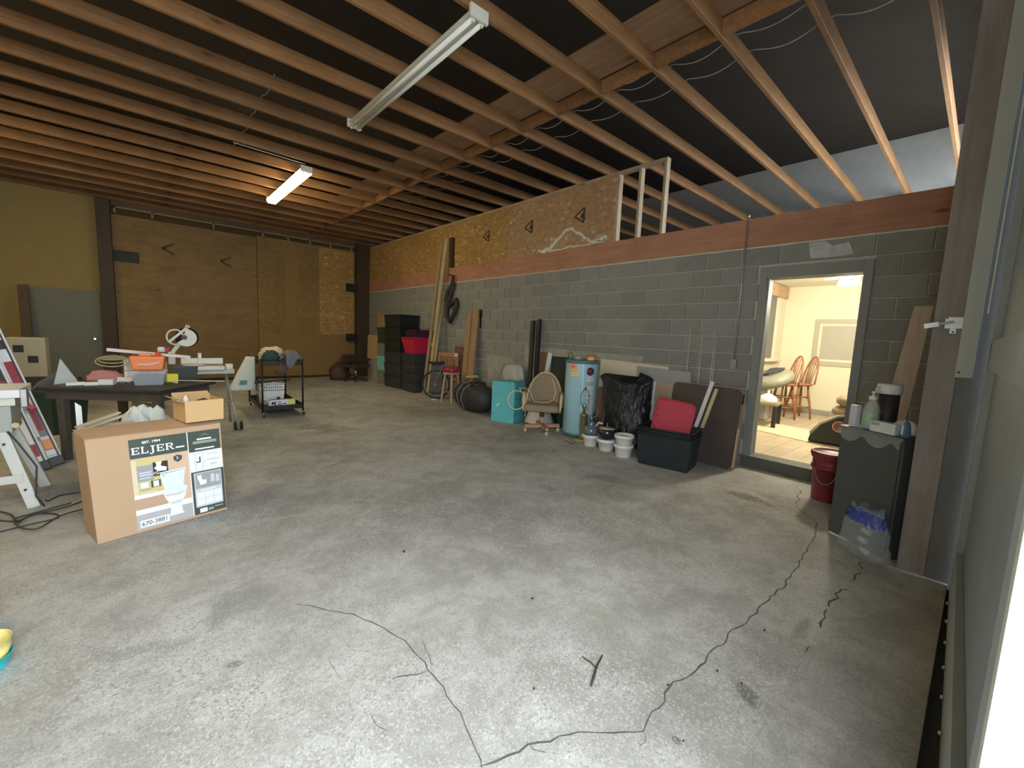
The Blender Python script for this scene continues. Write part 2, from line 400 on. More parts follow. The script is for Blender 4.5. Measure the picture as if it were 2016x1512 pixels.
for c in range(13):
    z1 = BT-.2032*c; z0 = max(0, z1-.2032)
    off = 6.308 if c % 2 else 6.308+.2032
    for k in range(-18, 18):
        y0 = off+.4064*k; y1 = y0+.4064
        y0 = max(y0, 0.02); y1 = min(y1, YB)
        if y1-y0 < .05: continue
        # cut out the doorway and its frame
        segs = [(y0, y1)]
        if z0 < DZ1+.13:
            segs = []
            for a, b_ in ((y0, min(y1, DY0-.075)), (max(y0, DY1+.07), y1)):
                if b_-a > .05: segs.append((a, b_))
        for a, b_ in segs:
            zt = z1
            zb = z0
            blocks.append((a, b_, zb, zt))
blocks.sort(key=lambda q: q[0])
rest = MB(); nblk = 0
for a, b_, z0, z1 in blocks:
    w = b_-a; h = z1-z0
    if nblk < 296:
        if blk is None:
            blk = full.build('block', M_BLK, wall_r, bevel=.004, seg=1, world=False); o = blk
        else: o = share(blk, wall_r, Matrix())
        o.location = (0+random.uniform(-.0015, .0015), (a+b_)/2-6, (z0+z1)/2)
        o.scale = (1, (w-.010)/.3964, (h-.010)/.1932)
        nblk += 1
    else: rest.box(WX-.006, WX+.02, a+.005, b_-.005, z0+.005, z1-.005)
ro = rest.build('far_blocks', M_BLK, wall_r); ro['kind'] = 'stuff'
# blotchy cement repair low on the wall
M_PATCH = pm('cement_patch', (.36, .345, .30), .9, var=.35, scale=7, bump=.3, bscale=40)
def wpoly(px, x=WX-.008): return [PX(a, b_, x) for a, b_ in px]
MB().slab(wpoly([(1033, 683), (1090, 686), (1150, 692), (1268, 702), (1262, 716), (1180, 705), (1090, 702), (1060, 724), (1034, 718)]), (-1, 0, 0), .004).build('cement_patch', M_PATCH, wall_r)
MB().slab(wpoly([(958, 697), (995, 702), (1010, 707), (1018, 760), (960, 752)]), (-1, 0, 0), .004).build('cement_patch', M_PATCH, wall_r)
M_SCR = pm('white_smear', (.52, .54, .53), .9, var=.35, scale=11)
MB().slab(wpoly([(1592, 478), (1625, 474), (1640, 484), (1672, 476), (1681, 500), (1640, 506), (1596, 509)], WX-.0075), (-1, 0, 0), .003).build('whitewash_smear', M_SCR, wall_r)

# timber plate on the blocks, caulk line
M_BEAM = wood('red_brown_beam', (.38, .175, .105), (.52, .27, .165), axis=1, rnd=0)
MB().box(WX-.004, WX+.19, .0, YB, BT+.006, 2.873).build('trim_1', M_BEAM, bevel=.004)
struct(bpy.data.objects['trim_1'], 'red-brown timber plate along the top of the block wall')
M_CAULK = pm('white_caulk', (.66, .65, .58), .8, var=.2, scale=20)
mb = MB(); pts = [(WX-.008-.004*fnz((y*6, 0, 0)), y, BT+.002+.006*fnz((y*5, 2, 0))) for y in [i*.08 for i in range(2, 160)]]
mb.tube(pts, [.009+.006*abs(fnz((p[1]*11, 5, 0))) for p in pts], 6).build('caulk_line', M_CAULK, bpy.data.objects['trim_1'])

# strand board above the plate
M_OSB = osb('strand_board_gold', (.31, .175, .05), (.46, .28, .10), (.70, .54, .28))
M_OSB2 = osb('strand_board_tan', (.36, .21, .11), (.49, .315, .175), (.70, .58, .38))
upper = thing('wall_upper', 'strand board upper wall above the timber plate', None, (WX, 8, 2.873), kind='structure'); del upper['category']
for i, (a, b_) in enumerate(((3.87, 6.285), (6.29, 8.72), (8.725, 11.16), (11.165, 12.78))):
    MB().box(WX+.01-.003*i % 2*.002, WX+.024, a, b_, 2.86, 3.85).build('strand_board_panel', M_OSB2 if i == 0 else M_OSB, upper)
M_STUD = wood('pale_stud', (.40, .30, .19), (.55, .44, .30), axis=2)
for y in (3.845, 3.49, 3.11): MB().box(WX+.0, WX+.09, y-.019, y+.019, 2.873, 3.82).build('stud', M_STUD, upper)
MB().box(WX+.0, WX+.09, 3.09, YB, 3.82, 3.86).build('top_plate', wood('pale_plate', (.36, .26, .16), (.5, .38, .25), axis=1), upper)
M_INK = pm('print_ink', (.07, .045, .025), .9, var=.3, scale=60)
def triangle_mark(y, z, s, parent, x):
    mb = MB(); q = [(-.5, 0), (.42, .55), (.42, -.55)]
    for i in range(3):
        a = q[i]; b_ = q[(i+1) % 3]
        mb.bar((x, y-a[0]*s, z+a[1]*s), (x, y-b_[0]*s, z+b_[1]*s), s*.13, .0016, (1, 0, 0))
    mb.bar((x, y-.22*s, z-.22*s), (x, y-.3*s, z+.12*s), s*.3, .0016, (1, 0, 0))
    mb.bar((x, y-.52*s, z-.5*s), (x, y-.52*s, z+.5*s), s*.05, .0016, (1, 0, 0))
    return mb.build('printed_triangle', M_INK, parent)
for y, z in ((4.55, 3.36), (5.72, 3.37), (6.95, 3.385)): triangle_mark(y, z, .20, upper, WX+.009)
M_FOAM = pm('spray_foam', (.72, .68, .55), .95, var=.25, scale=16, bump=.5, bscale=60)
def foam_path(px, r):
    P = [PX(a, b_, WX+.004) for a, b_ in px]; pts = []
    for a, b_ in zip(P, P[1:]):
        for i in range(7): q = a.lerp(b_, i/7); pts.append(q+Vector((0, fnz(q*9)*.03, fnz(q*11+Vector((4, 0, 0)))*.04)))
    return MB().tube(pts, [r*(.5+.9*abs(fnz(q*14))+random.uniform(0, .4)) for q in pts], 7)
foam_path([(1060, 496), (1085, 488), (1100, 470), (1112, 455), (1128, 450), (1142, 458), (1155, 470), (1168, 478), (1178, 470), (1190, 466), (1197, 470)], .03).build('foam_bead', M_FOAM, upper, label='dried white spray foam')
foam_path([(1065, 497), (1095, 492), (1130, 485), (1165, 480), (1195, 477)], .018).build('foam_bead', M_FOAM, upper)

# ---- roof: deck and rafters
ceiling = thing('ceiling', 'open rafter ceiling of the garage', None, (1, 6, RZ), kind='structure'); del ceiling['category']
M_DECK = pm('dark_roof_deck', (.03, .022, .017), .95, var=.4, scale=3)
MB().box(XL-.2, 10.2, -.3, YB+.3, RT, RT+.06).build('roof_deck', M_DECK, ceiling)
M_RAFT = wood('rafter_wood', (.20, .092, .032), (.345, .18, .072), axis=0, rnd=.16, stretch=20)
raf = None
for k in range(-4, 17):
    y = 3.0+.6096*k
    if y < .2 or y > YB: continue
    if raf is None: raf = MB().box(XL, 9.95, -.04, 0, 0, .14).build('rafter', M_RAFT, ceiling, bevel=.003, seg=1, world=False); raf.location = (-1, y-6, 0)
    else:
        o = share(raf, ceiling, Matrix()); o.location = (-1, y-6+random.uniform(-.006, .006), random.uniform(-.004, .004))
M_STRIP = wood('sheathing_strip', (.27, .15, .08), (.42, .26, .15), axis=1, rnd=0)
for x0, x1 in ((3.22, 3.70),): MB().box(x0, x1, .3, YB, RZ+.141, RZ+.16).build('sheathing_board', M_STRIP, ceiling)
# blocking between rafters along the strip
for k in range(-4, 16):
    y = 3.0+.6096*k
    if y < .2: continue
    MB().box(3.72, 3.76, y+.002, y+.5696-.002, RZ+.01, RZ+.138).build('blocking', M_RAFT, ceiling)

# ---- back wall with the closed pair of plywood doors
M_BACK = pm('brown_board', (.25, .15, .06), .85, var=.3, scale=2.2, bump=.15, bscale=30)
M_BACKW = pm('tan_wall', (.30, .225, .09), .9, var=.12, scale=5)
M_GREYDOOR = pm('grey_green_door', (.155, .16, .125), .6, var=.1, scale=3)
M_DARKPOST = wood('dark_post', (.045, .028, .015), (.075, .048, .026), axis=2)
back = thing('wall_back', 'tan back wall of the garage', None, (1, YB, 0), kind='structure'); del back['category']
MB().box(XL, -.45, YB, YB+.12, 0, RT).build('wall_panel', M_BACKW, back)
MB().box(-.45, 10.1, YB+.06, YB+.14, 0, RT).build('wall_backing', pm('wall_dark', (.09, .055, .025), .9), back)
MB().box(-.25, WX, YB-.02, YB+.06, 3.83, RZ+.14).build('header_board', wood('header_wood', (.11, .065, .03), (.17, .10, .05), axis=0), back)

MB().box(-.22, 5.0, YB-.03, YB-.005, 3.80, 3.83).build('header_rail', pm('pale_rail', (.30, .24, .15), .8), back)
for x in (-.2, .42, 1.55, 2.6, 3.2, 3.75, 4.3, 4.9): MB().box(x-.02, x+.02, YB-.03, YB, 3.70, 3.83).build('header_cleat', MATS['pale_rail'], back)
for (x0, x1, nm) in ((-.49, -.27, 'p'), (4.99, WX-.005, 'q')):
    o = MB().box(x0, x1, YB-.2, YB-.002, 0, RZ).build('post', M_DARKPOST, bevel=.006); struct(o, 'dark timber post at the left of the back doors' if nm == 'p' else 'dark timber post in the far corner')
pair = thing('door_2', 'pair of brown strand board barn doors in the back wall', None, (2.3, YB, 0), kind='structure'); del pair['category']
M_OSBD = osb('strand_board_dark', (.21, .13, .04), (.28, .18, .06), (.38, .26, .1), 20)
M_PLY = wood('brown_plywood', (.20, .122, .036), (.27, .17, .058), axis=0, stretch=5, rnd=.08)
MB().box(-.26, 2.44, YB-.03, YB+.0, .06, 3.66).build('door_leaf', M_PLY, pair)
MB().box(2.452, 4.985, YB-.03, YB+.0, .06, 3.70).build('door_leaf', M_OSBD, pair)
MB().box(3.1, 3.42, YB-.034, YB-.03, 1.24, 3.66).build('door_board', pm('smooth_board', (.26, .165, .058), .8, var=.12), pair)
MB().box(2.46, 4.8, YB-.036, YB-.03, .08, 1.22).build('door_board', MATS['smooth_board'], pair)
MB().box(3.98, 4.95, YB-.035, YB-.03, 1.24, 3.66).build('door_board', M_OSB, pair)
M_BLACK = pm('black_iron', (.014, .013, .012), .6, var=.3)
for x0, x1, z in ((-.3, .08, 2.79), (4.72, 5.02, 2.63), (4.72, 5.02, 1.17)):
    mb = MB().box(x0, x1, YB-.21 if x0 > 0 else YB-.215, YB-.03 if x0 > 0 else YB-.2, z-.11, z+.11)
    if x0 < 0: mb = MB().box(x0, x1+.08, YB-.05, YB-.03, z-.12, z+.12)
    mb.build('strap_hinge', M_BLACK, pair)
for x, z in ((.66, 3.08), (1.76, 2.95)):
    MB().bar((x+.12, YB-.032, z+.12), (x-.09, YB-.032, z), .05, .004, (0, 1, 0)).bar((x-.09, YB-.032, z), (x+.12, YB-.032, z-.12), .05, .004, (0, 1, 0)).build('printed_arrow', pm('brown_print', (.11, .06, .025), .9), pair)
d3 = thing('door_3', 'plain grey-green service door in the tan back wall', None, (-1.0, YB, 0), kind='structure'); del d3['category']
MB().box(-1.52, -.52, YB-.045, YB-.002, .01, 2.0).build('door_leaf', M_GREYDOOR, d3, bevel=.004)
MB().lathe([(.012, 0), (.012, .03), (.028, .04), (.032, .06), (.022, .078)], 16, M=TRS((-.63, YB-.045, .985), rx=R(90))).build('door_knob', pm('bright_metal', (.8, .8, .78), .25, 1), d3)

OPX0 = -0.9; RC_ = 2.62
# ---- left wall and front wall (behind the camera), with the wide opening
struct(MB().box(XL-.15, XL, -.15, YB+.15, -.2, RT).build('wall_left', M_BACKW))
fr = thing('wall_front', 'front wall of the garage around the wide door opening', None, (4, 0, 0), kind='structure'); del fr['category']
M_SIDING = pm('grey_sheathing', (.15, .155, .155), .8, var=.2, scale=4)
MB().box(3.86, WX+.2, -.15, .0, -.2, RT).box(WX+.2, 10.1, -.15, 0, -.2, RC_+.1).box(WX+.2, 10.1, -.15, 0, RZ+.15, RT).box(3.70, 3.86, -.15, .105, -.2, RT).box(XL-.15, OPX0, -.15, 0, -.2, RT).box(OPX0, 3.70, -.15, 0, 3.62, RT).build('wall_panel', M_SIDING, fr)  # gap above the next room is added to light the loft
# outdoor apron
struct(MB().box(-14, 14, -16, 0, -.30, -.06).build('ground', pm('gravel', (.62, .61, .58), .95, var=.2, scale=20, bump=.4)), 'pale ground outside the garage opening')

# ---- front right: jamb post, pale guide board, latch, swung door leaf
M_JAMB = wood('weathered_post', (.22, .195, .185), (.31, .28, .265), axis=2)
o = MB().box(3.70, 3.84, .105, .240, 0, RZ).build('post', M_JAMB, bevel=.006); struct(o, 'weathered grey-brown jamb post beside the door opening')
M_PALE = pm('pale_grey_board', (.50, .54, .56), .7, var=.08, scale=4)
gb = MB().box(3.665, 3.70, .040, .113, 1.285, RZ).build('guide_board', M_PALE, bevel=.003); tag(gb, 'pale grey vertical board fixed to the jamb post, ending at waist height', 'board')
MB().cyl((3.664, .098, 1.315), (3.660, .098, 1.315), .006, n=10).build('screw', M_BLACK, gb)
lt = thing('gate_latch', 'galvanized lever latch on the jamb post beside the pale grey board', 'latch', (3.70, .165, 1.6))
M_GALV = pm('galvanized', (.62, .64, .64), .4, .9, var=.2, scale=25)
MB().box(3.692, 3.70, .10, .19, 1.575, 1.645).box(3.692, 3.70, .135, .165, 1.545, 1.577).build('plate', M_GALV, lt, bevel=.003)
MB().cyl((3.70, .15, 1.615), (3.672, .15, 1.615), .016, n=14).build('pivot', M_GALV, lt)
MB().bar((3.675, .15, 1.615), (3.655, .215, 1.60), .012, .014).bar((3.655, .212, 1.60), (3.645, .275, 1.585), .006, .028).build('lever', M_GALV, lt)
for y, z in ((.108, 1.638), (.182, 1.638), (.15, 1.555)): MB().cyl((3.693, y, z), (3.688, y, z), .005, n=8).build('screw', M_BLACK, lt)
leaf = thing('door_4', 'grey sheet-clad outer door leaf swung beside the opening', None, (2.4, -.04, 0), kind='structure'); del leaf['category']
M_LEAF = pm('grey_metal_sheet', (.33, .40, .46), .5, .3, var=.2, scale=2.5)
M_LEAFF = pm('grey_painted_frame', (.38, .44, .49), .75, var=.15, scale=5)
def LY(x): return -.105+.026*x
def lbox(x0, x1, z0, z1, t0, t1, mat, name, parent=leaf, bev=.002):
    mb = MB(); vs = [(x0, LY(x0)-t0, z0), (x1, LY(x1)-t0, z0), (x1, LY(x1)-t1, z0), (x0, LY(x0)-t1, z0)]
    mb.add(vs+[(a, b_, z1) for a, b_, c_ in vs], [(3, 2, 1, 0), (4, 5, 6, 7)]+[(i, (i+1) % 4, 4+(i+1) % 4, 4+i) for i in range(4)])
    return mb.build(name, mat, parent, bevel=bev)
lbox(1.12, 3.68, -.03, 3.55, .03, .045, M_LEAF, 'sheet')
lbox(1.12, 3.66, -.03, .28, .0, .03, M_LEAFF, 'bottom_rail')
lbox(1.12, 3.66, 1.35, 1.5, .0, .03, M_LEAFF, 'middle_rail')
lbox(1.12, 3.66, 3.3, 3.5, .0, .03, M_LEAFF, 'top_rail')
lbox(1.12, 1.26, .28, 3.3, .0, .03, M_LEAFF, 'stile'); lbox(3.5, 3.64, .28, 3.3, .0, .03, M_LEAFF, 'stile')
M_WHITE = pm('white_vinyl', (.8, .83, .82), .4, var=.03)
lbox(1.075, 1.118, -.03, 3.55, -.004, .05, M_WHITE, 'edge_trim')
for i in range(9):
    x = 1.45+i*.24
    MB().lathe([(.0, .012), (.008, .010), (.011, .0)], 10, M=TRS((x, LY(x)+.0, .02), rx=R(-90)), cap0=False).build('bolt_head', M_GALV, leaf)

MB().add([(1.08, LY(1.08)-.06, -.2), (3.70, LY(3.70)-.06, -.2), (3.70, 0, -.2), (1.08, 0, -.2), (1.08, LY(1.08)-.06, -.022), (3.70, LY(3.70)-.06, -.022), (3.70, 0, -.022), (1.08, 0, -.022)], [(3, 2, 1, 0), (4, 5, 6, 7), (0, 1, 5, 4), (1, 2, 6, 5), (2, 3, 7, 6), (3, 0, 4, 7)]).build('threshold', pm('dark_gap_shade', (.05, .055, .06), .8, var=.2), leaf)  # dark filler whose colour stands in for the shadow in the gap
MB().box(3.655, 3.662, .017, .0245, 1.66, RZ).build('daylight_slit', M_WHITE, leaf)  # white strip standing in for the slit of daylight beside the leaf

# ---- doorway to the next room
d1 = thing('door_1', 'open doorway with a grey painted frame in the block wall', None, (WX, 1.3, 0), kind='structure'); del d1['category']
M_FRM = pm('grey_frame_paint', (.25, .265, .255), .6, var=.1, scale=6)
MB().box(WX-.022, WX+.21, DY1, DY1+.07, .0, DZ1+.12).build('jamb', M_FRM, d1, bevel=.003)
MB().box(WX-.022, WX+.21, DY0-.075, DY0, .0, DZ1+.12).build('jamb', M_FRM, d1, bevel=.003)
MB().box(WX-.022, WX+.21, DY0, DY1, DZ1, DZ1+.12).build('head', M_FRM, d1, bevel=.003)
MB().box(WX-.03, WX+.22, DY0-.075, DY1+.07, .0, DZ0).build('sill', pm('dark_sill', (.11, .115, .10), .7, var=.25, scale=7), d1, bevel=.004)
M_LITEJ = pm('pale_stop', (.42, .44, .42), .6)
MB().box(WX+.05, WX+.065, DY1-.013, DY1, DZ0, DZ1).build('door_stop', M_LITEJ, d1)
MB().box(WX+.02, WX+.05, DY0, DY0+.006, 1.92, 2.03).build('hinge', pm('bright_metal', None), d1)

# ---- the room beyond
RX0, RX1, RY1, RF, RC = WX+.2, 9.94, 2.82, .13, 2.62
M_CREAM = pm('cream_wall', (.78, .73, .56), .8, var=.03, scale=2)
rm = thing('wall_room', 'cream painted walls of the lit room beyond the doorway', None, (7.7, 0, RF), kind='structure'); del rm['category']
MB().box(RX1, RX1+.1, -2.2, RY1+.1, 0, RC).build('wall_panel', M_CREAM, rm)
MB().box(RX0, RX1, -2.3, -2.2, 0, RC).build('wall_panel', M_CREAM, rm)
WN = (7.2, 9.47, 1.19, 2.38)     # opening of the side window
MB().box(RX0, WN[0], RY1, RY1+.12, 0, RC).box(WN[1], RX1, RY1, RY1+.12, 0, RC).box(WN[0], WN[1], RY1, RY1+.12, 0, WN[2]).box(WN[0], WN[1], RY1, RY1+.12, WN[3], RC).build('wall_panel', M_CREAM, rm)
MB().box(RX0-.001, RX0+.004, -2.2, DY0-.08, RF, RC).box(RX0-.001, RX0+.004, DY1+.08, RY1, RF, RC).build('wall_panel', M_CREAM, rm)
struct(MB().box(RX0, RX1, -2.2, RY1, RC, RC+.08).build('ceiling', pm('white_ceiling', (.8, .76, .62), .85, var=.02)), 'pale ceiling of the lit room beyond the doorway')
rf = MB().box(RX0-.2, RX1, -2.2, RY1, -.1, RF-.006).build('floor', pm('floor_joint', (.2, .16, .11), .8)); struct(rf, 'pale wood plank floor of the lit room')
M_VPL = wood('vinyl_plank', (.42, .34, .235), (.55, .455, .33), axis=0, rnd=.10, stretch=6, knots=False, rough=.45)
plank = None
for j in range(20):
    y0 = RY1-.19*(j+1)
    if y0 < -.6: break
    xo = RX0-.18+(j*0.53 % 1.2)-1.2
    while xo < RX1:
        a = max(xo, RX0-.18); b_ = min(xo+1.2, RX1)
        if b_-a > .05: MB().box(a+.0015, b_-.0015, y0+.0015, y0+.1885, RF-.006, RF).build('floor_plank', M_VPL, rf)
        xo += 1.2
MB().box(RX0, RX1, -2.2, -.55, RF-.006, RF-.001).build('floor_plank', M_VPL, rf)
struct(MB().box(RX1-.015, RX1, -2.2, RY1, RF, RF+.10).build('baseboard_far', pm('grey_base', (.33, .32, .28), .6)))
def window(name, X, y0, y1, z0, z1, lab):
    w = thing(name, lab, None, (X, (y0+y1)/2, z0), kind='structure'); del w['category']
    M_CAS = pm('beige_casing', (.46, .43, .33), .6, var=.05); t = .085
    MB().box(X-.02, X, y0, y1, z1-t, z1).box(X-.02, X, y0, y1, z0, z0+t).box(X-.02, X, y0, y0+t, z0+t, z1-t).box(X-.02, X, y1-t, y1, z0+t, z1-t).build('casing', M_CAS, w, bevel=.003)
    a, b_, c_, d_ = y0+t, y1-t, z0+t, z1-t; s = .04
    MB().box(X-.008, X, a, b_, d_-s, d_).box(X-.008, X, a, b_, c_, c_+s).box(X-.008, X, a, a+s, c_+s, d_-s).box(X-.008, X, b_-s, b_, c_+s, d_-s).build('sash', pm('cream_sash', (.74, .70, .55), .5), w)
    MB().box(X-.004, X, a+s, b_-s, c_+s, d_-s).build('pane', pm('frosted_pane', (.42, .40, .335), .35, var=.06, scale=3), w)
window('window_1', RX1, 1.05, 2.285, 1.095, 1.985, 'small window with wide beige casing on the far cream wall')
w2 = thing('window_2', 'grey window in the side wall behind the bar stools', None, (7.7, RY1, WN[2]), kind='structure'); del w2['category']
MB().box(WN[0], WN[1], RY1+.03, RY1+.04, WN[2], WN[3]).build('pane', pm('grey_screen', (.20, .20, .175), .6, var=.05), w2)
mb = MB().box(WN[1]-.0, WN[1]+.24, RY1-.02, RY1, WN[2]-.02, WN[3]+.02).box(WN[0]-.1, WN[0], RY1-.02, RY1, WN[2]-.02, WN[3]+.02)
mb.build('casing', pm('cream_sash', None), w2, bevel=.003)
MB().box(WN[0]-.14, WN[1]+.28, RY1-.09, RY1+.08, WN[2]-.05, WN[2]-.015).build('window_sill', pm('cream_sash', None), w2, bevel=.004)
MB().box(WN[0]-.1, 9.86, RY1-.05, RY1, WN[3]+.0, 2.60).build('wood_header', wood('raw_pine', (.50, .33, .185), (.60, .42, .25), axis=0, knots=False, rnd=0), w2, bevel=.003)
lf = thing('ceiling_fan', 'white ceiling fan light glowing in the room beyond the doorway', 'ceiling light', (7.55, 1.40, RC))
MB().lathe([(.07, 0), (.06, -.05), (.02, -.06), (.02, -.11), (.09, -.12), (.10, -.18), (.05, -.2)], 20, c=(7.55, 1.40, RC)).build('motor', pm('white_vinyl', None), lf)
for k in range(4):
    a = R(40+90*k); d = Vector((math.cos(a), math.sin(a), 0))
    MB().bar(Vector((7.55, 1.40, RC-.15))+d*.09, Vector((7.55, 1.40, RC-.15))+d*.52, .12, .008).build('blade', pm('fan_blade', (.7, .66, .55), .5), lf)
for k in range(3):
    a = R(20+120*k); c_ = Vector((7.55+.085*math.cos(a), 1.40+.085*math.sin(a), RC-.2))
    MB().lathe([(.025, 0), (.05, -.04), (.062, -.085), (.05, -.10), (.0, -.105)], 16, c=c_).build('shade', pm('lamp_glass', (.9, .9, .85), .4, emit=14, emitc=(1, .93, .75)), lf)
ld = bpy.data.lights.new('fan_light', 'POINT'); lo = bpy.data.objects.new('fan_light', ld); COL.objects.link(lo); lo.location = (7.55, 1.40, RC-.38); ld.energy = 125; ld.color = (1, .92, .74); ld.shadow_soft_size = .12; lo.parent = None
# dark loft over the room
struct(MB().box(RX0-.18, 9.95, -.15, YB, RC+.10, RC+.13).build('loft_floor', pm('loft_dark', (.36, .36, .35), .95)), 'loft deck above the next room')
struct(MB().box(9.95, 10.1, -.15, YB, RC+.1, RT).build('wall_loft', pm('loft_wall', (.46, .48, .50), .95)), 'plain grey far wall of the loft')
# ================================================================ LEFT SIDE
M_CARD = pm('cardboard', (.50, .335, .205), .85, var=.08, scale=4, bump=.05)
M_CARD2 = pm('cardboard_gold', (.62, .40, .19), .85, var=.08, scale=5, bump=.05)
M_TAPE = pm('clear_tape', (.62, .55, .45), .25, var=.25, scale=15)
M_PAPER = pm('white_paper', (.78, .78, .76), .7, var=.06)
M_WPLA = pm('white_plastic', (.74, .75, .73), .4, var=.06)
M_BPLA = pm('black_plastic', (.018, .02, .022), .45, var=.3)
M_STEEL = pm('dull_steel', (.35, .36, .36), .4, .8, var=.2)
M_BLKPAINT = pm('black_worn_paint', (.03, .028, .027), .55, var=.5, scale=14)

# ---- toilet carton
A0 = Vector((-.233, 3.597, 0)); ANG = math.atan2(.16, .707)
carton = thing('toilet_carton', 'large brown carton printed with a white toilet and ELJER lettering', 'carton', A0, ANG)
SH = Matrix(((1, 0, -.037, 0), (0, 1, 0, 0), (0, 0, 1, 0), (0, 0, 0, 1)))
W_, D_, H_ = .728, .33, .68
MB().box(0, W_, 0, D_, 0, H_).xf(SH).build('carton_body', M_CARD, carton, bevel=.008, world=False)
MB().box(.01, W_-.01, D_*.44, D_*.56, H_, H_+.001).xf(SH).build('packing_tape', M_TAPE, carton, world=False)
for (a, b_, t) in ((0, D_*.49, -.02), (D_*.51, D_, .015)):
    MB().add([(0, a, H_+.002), (W_, a, H_+.002), (W_, b_, H_+.004+abs(t)), (0, b_, H_+.003+abs(t)*.5)], [(0, 1, 2, 3)]).xf(SH).build('carton_flap', M_CARD, carton, world=False, solid=.004)
def art(polys, mat, layer, name='print'):
    mb = MB()
    for p in polys:
        n = len(p); z = -.0004-.0005*layer
        mb.add([(u, z, v) for u, v in p], [tuple(range(n))])
    return mb.xf(SH).build(name, mat, carton, world=False)
def rc(u0, u1, v0, v1): return [(u0, v0), (u1, v0), (u1, v1), (u0, v1)]
def ink(name, c, rough=.45): return pm('ink_'+name, c, rough, var=.04)
K_GRN = ink('green', (.055, .075, .06)); K_WHT = ink('white', (.80, .82, .85)); K_YEL = ink('yellow', (.62, .52, .22)); K_TAN = ink('tan', (.66, .47, .33))
K_GRY = ink('grey', (.33, .345, .36)); K_LGR = ink('light_grey', (.60, .62, .65)); K_BLK = ink('black', (.03, .022, .022)); K_WOO = ink('wood', (.50, .34, .23)); K_BLU = ink('pale_blue', (.70, .76, .84)); K_FLR = ink('floor_grey', (.44, .44, .45)); K_CREAM = ink('cream', (.70, .62, .42)); K_LGN = ink('sage', (.30, .34, .28))
art([rc(.199, .512, .022, .512)], K_TAN, 0); art([rc(.199, .512, .515, .645)], K_GRN, 0)
art([rc(.512, .5175, .02, .645)], K_WHT, 1)
art([rc(.519, .715, .494, .645)], K_GRN, 0); art([rc(.519, .722, .345, .494)], K_WHT, 0); art([rc(.519, .722, .02, .345)], K_GRN, 0)
art([rc(.199, .512, .022, .125)], K_FLR, 1); art([[(.199, .125), (.512, .125), (.512, .165), (.199, .16)]], K_WHT, 1); art([rc(.199, .37, .16, .235)], K_WOO, 1); art([rc(.2, .365, .235, .262)], K_WHT, 1)
art([rc(.2, .365, .262, .50)], K_YEL, 1); art([rc(.2, .225, .262, .50)], K_CREAM, 2)
art([rc(.225, .31, .35, .46)], K_GRY, 2); art([rc(.31, .392, .372, .47)], K_BLK, 2)
art([rc(.236, .30, .388, .398), rc(.236, .30, .405, .415), rc(.236, .295, .368, .376)], K_LGR, 3)
art([[(.325, .47), (.36, .47), (.352, .44), (.385, .425), (.38, .40), (.335, .405), (.315, .43), (.33, .445)]], K_WHT, 3)
art([[(.31, .40), (.345, .41), (.34, .40), (.31, .385)]], ink('skin', (.5, .33, .28)), 3)
art([rc(.238, .278, .305, .342)], K_WHT, 2); art([rc(.292, .345, .298, .346)], K_GRN, 2); art([rc(.304, .334, .302, .342)], K_WHT, 3); art([rc(.23, .29, .288, .296)], K_GRY, 2)
art([rc(.232, .32, .268, .275)], K_CREAM, 2)
# the printed toilet
art([[(.318, .378), (.344, .39), (.348, .376), (.485, .384), (.494, .394), (.482, .398), (.335, .392)]], K_WHT, 4)
art([[(.342, .385), (.486, .392), (.466, .262), (.36, .258)]], K_BLU, 4)
art([[(.348, .255), (.40, .275), (.475, .272), (.492, .255), (.48, .232), (.44, .222), (.37, .224), (.35, .236)]], K_BLU, 5)
art([[(.351, .236), (.372, .221), (.442, .219), (.486, .236), (.484, .228), (.442, .212), (.372, .214), (.351, .230)]], K_LGR, 6)
art([[(.352, .23), (.372, .212), (.442, .21), (.484, .228), (.47, .185), (.445, .15), (.452, .085), (.458, .068), (.372, .066), (.38, .085), (.388, .15), (.365, .19)]], K_WHT, 5)
art([[(.385, .165), (.455, .172), (.447, .15), (.390, .148)]], K_LGR, 6)
MB().lathe([(.0, .0006), (.005, .0005), (.005, 0)], 12, M=SH @ TRS((.362, -.0038, .365), rx=R(90)), cap0=False).build('print', K_GRY, carton, world=False)
art([[(.425, .487), (.45, .498), (.475, .487), (.473, .462), (.45, .443), (.427, .462)]], K_GRN, 4)
art([rc(.215, .372, .034, .084)], K_WHT, 4)
SHR = lambda u, v, layer: SH @ Matrix(((1, 0, 0, u), (0, 0, -1, -.0006-.0005*layer), (0, 1, 0, v), (0, 0, 0, 1)))
def serif(word, u, v, h):
    G = {'E': [(0, .16, .12, .88), (-.05, .62, 0, .12), (-.05, .62, .88, 1), (.16, .45, .45, .56), (.53, .62, .12, .3), (.53, .62, .7, .88), (.4, .47, .36, .66)],
         'L': [(0, .16, .12, .88), (-.05, .58, 0, .12), (-.05, .24, .88, 1), (.49, .58, .12, .34)],
         'J': [(.16, .32, -.12, .88), (.06, .44, .88, 1), (-.02, .2, -.24, -.12), (-.06, .06, -.16, -.02)],
         'R': [(0, .16, .12, .88), (-.05, .22, 0, .12), (-.05, .5, .88, 1), (.46, .62, .58, .92), (.16, .54, .46, .57), (.34, .48, .26, .47), (.44, .58, .1, .28), (.5, .74, 0, .12)]}
    W = {'E': .78, 'L': .72, 'J': .6, 'R': .8}
    x = u
    for ch in word:
        art([rc(x+a*h*1.28, x+b_*h*1.28, v+c_*h, v+d_*h) for a, b_, c_, d_ in G[ch]], K_WHT, 2, 'lettering'); x += W[ch]*h*1.33
serif('ELJER', .212, .542, .047)
text('EST. 1904', 'lettering', .021, K_WHT, carton, SHR(.315, .617, 2), .0004, sx=1.15, bold=.0008)
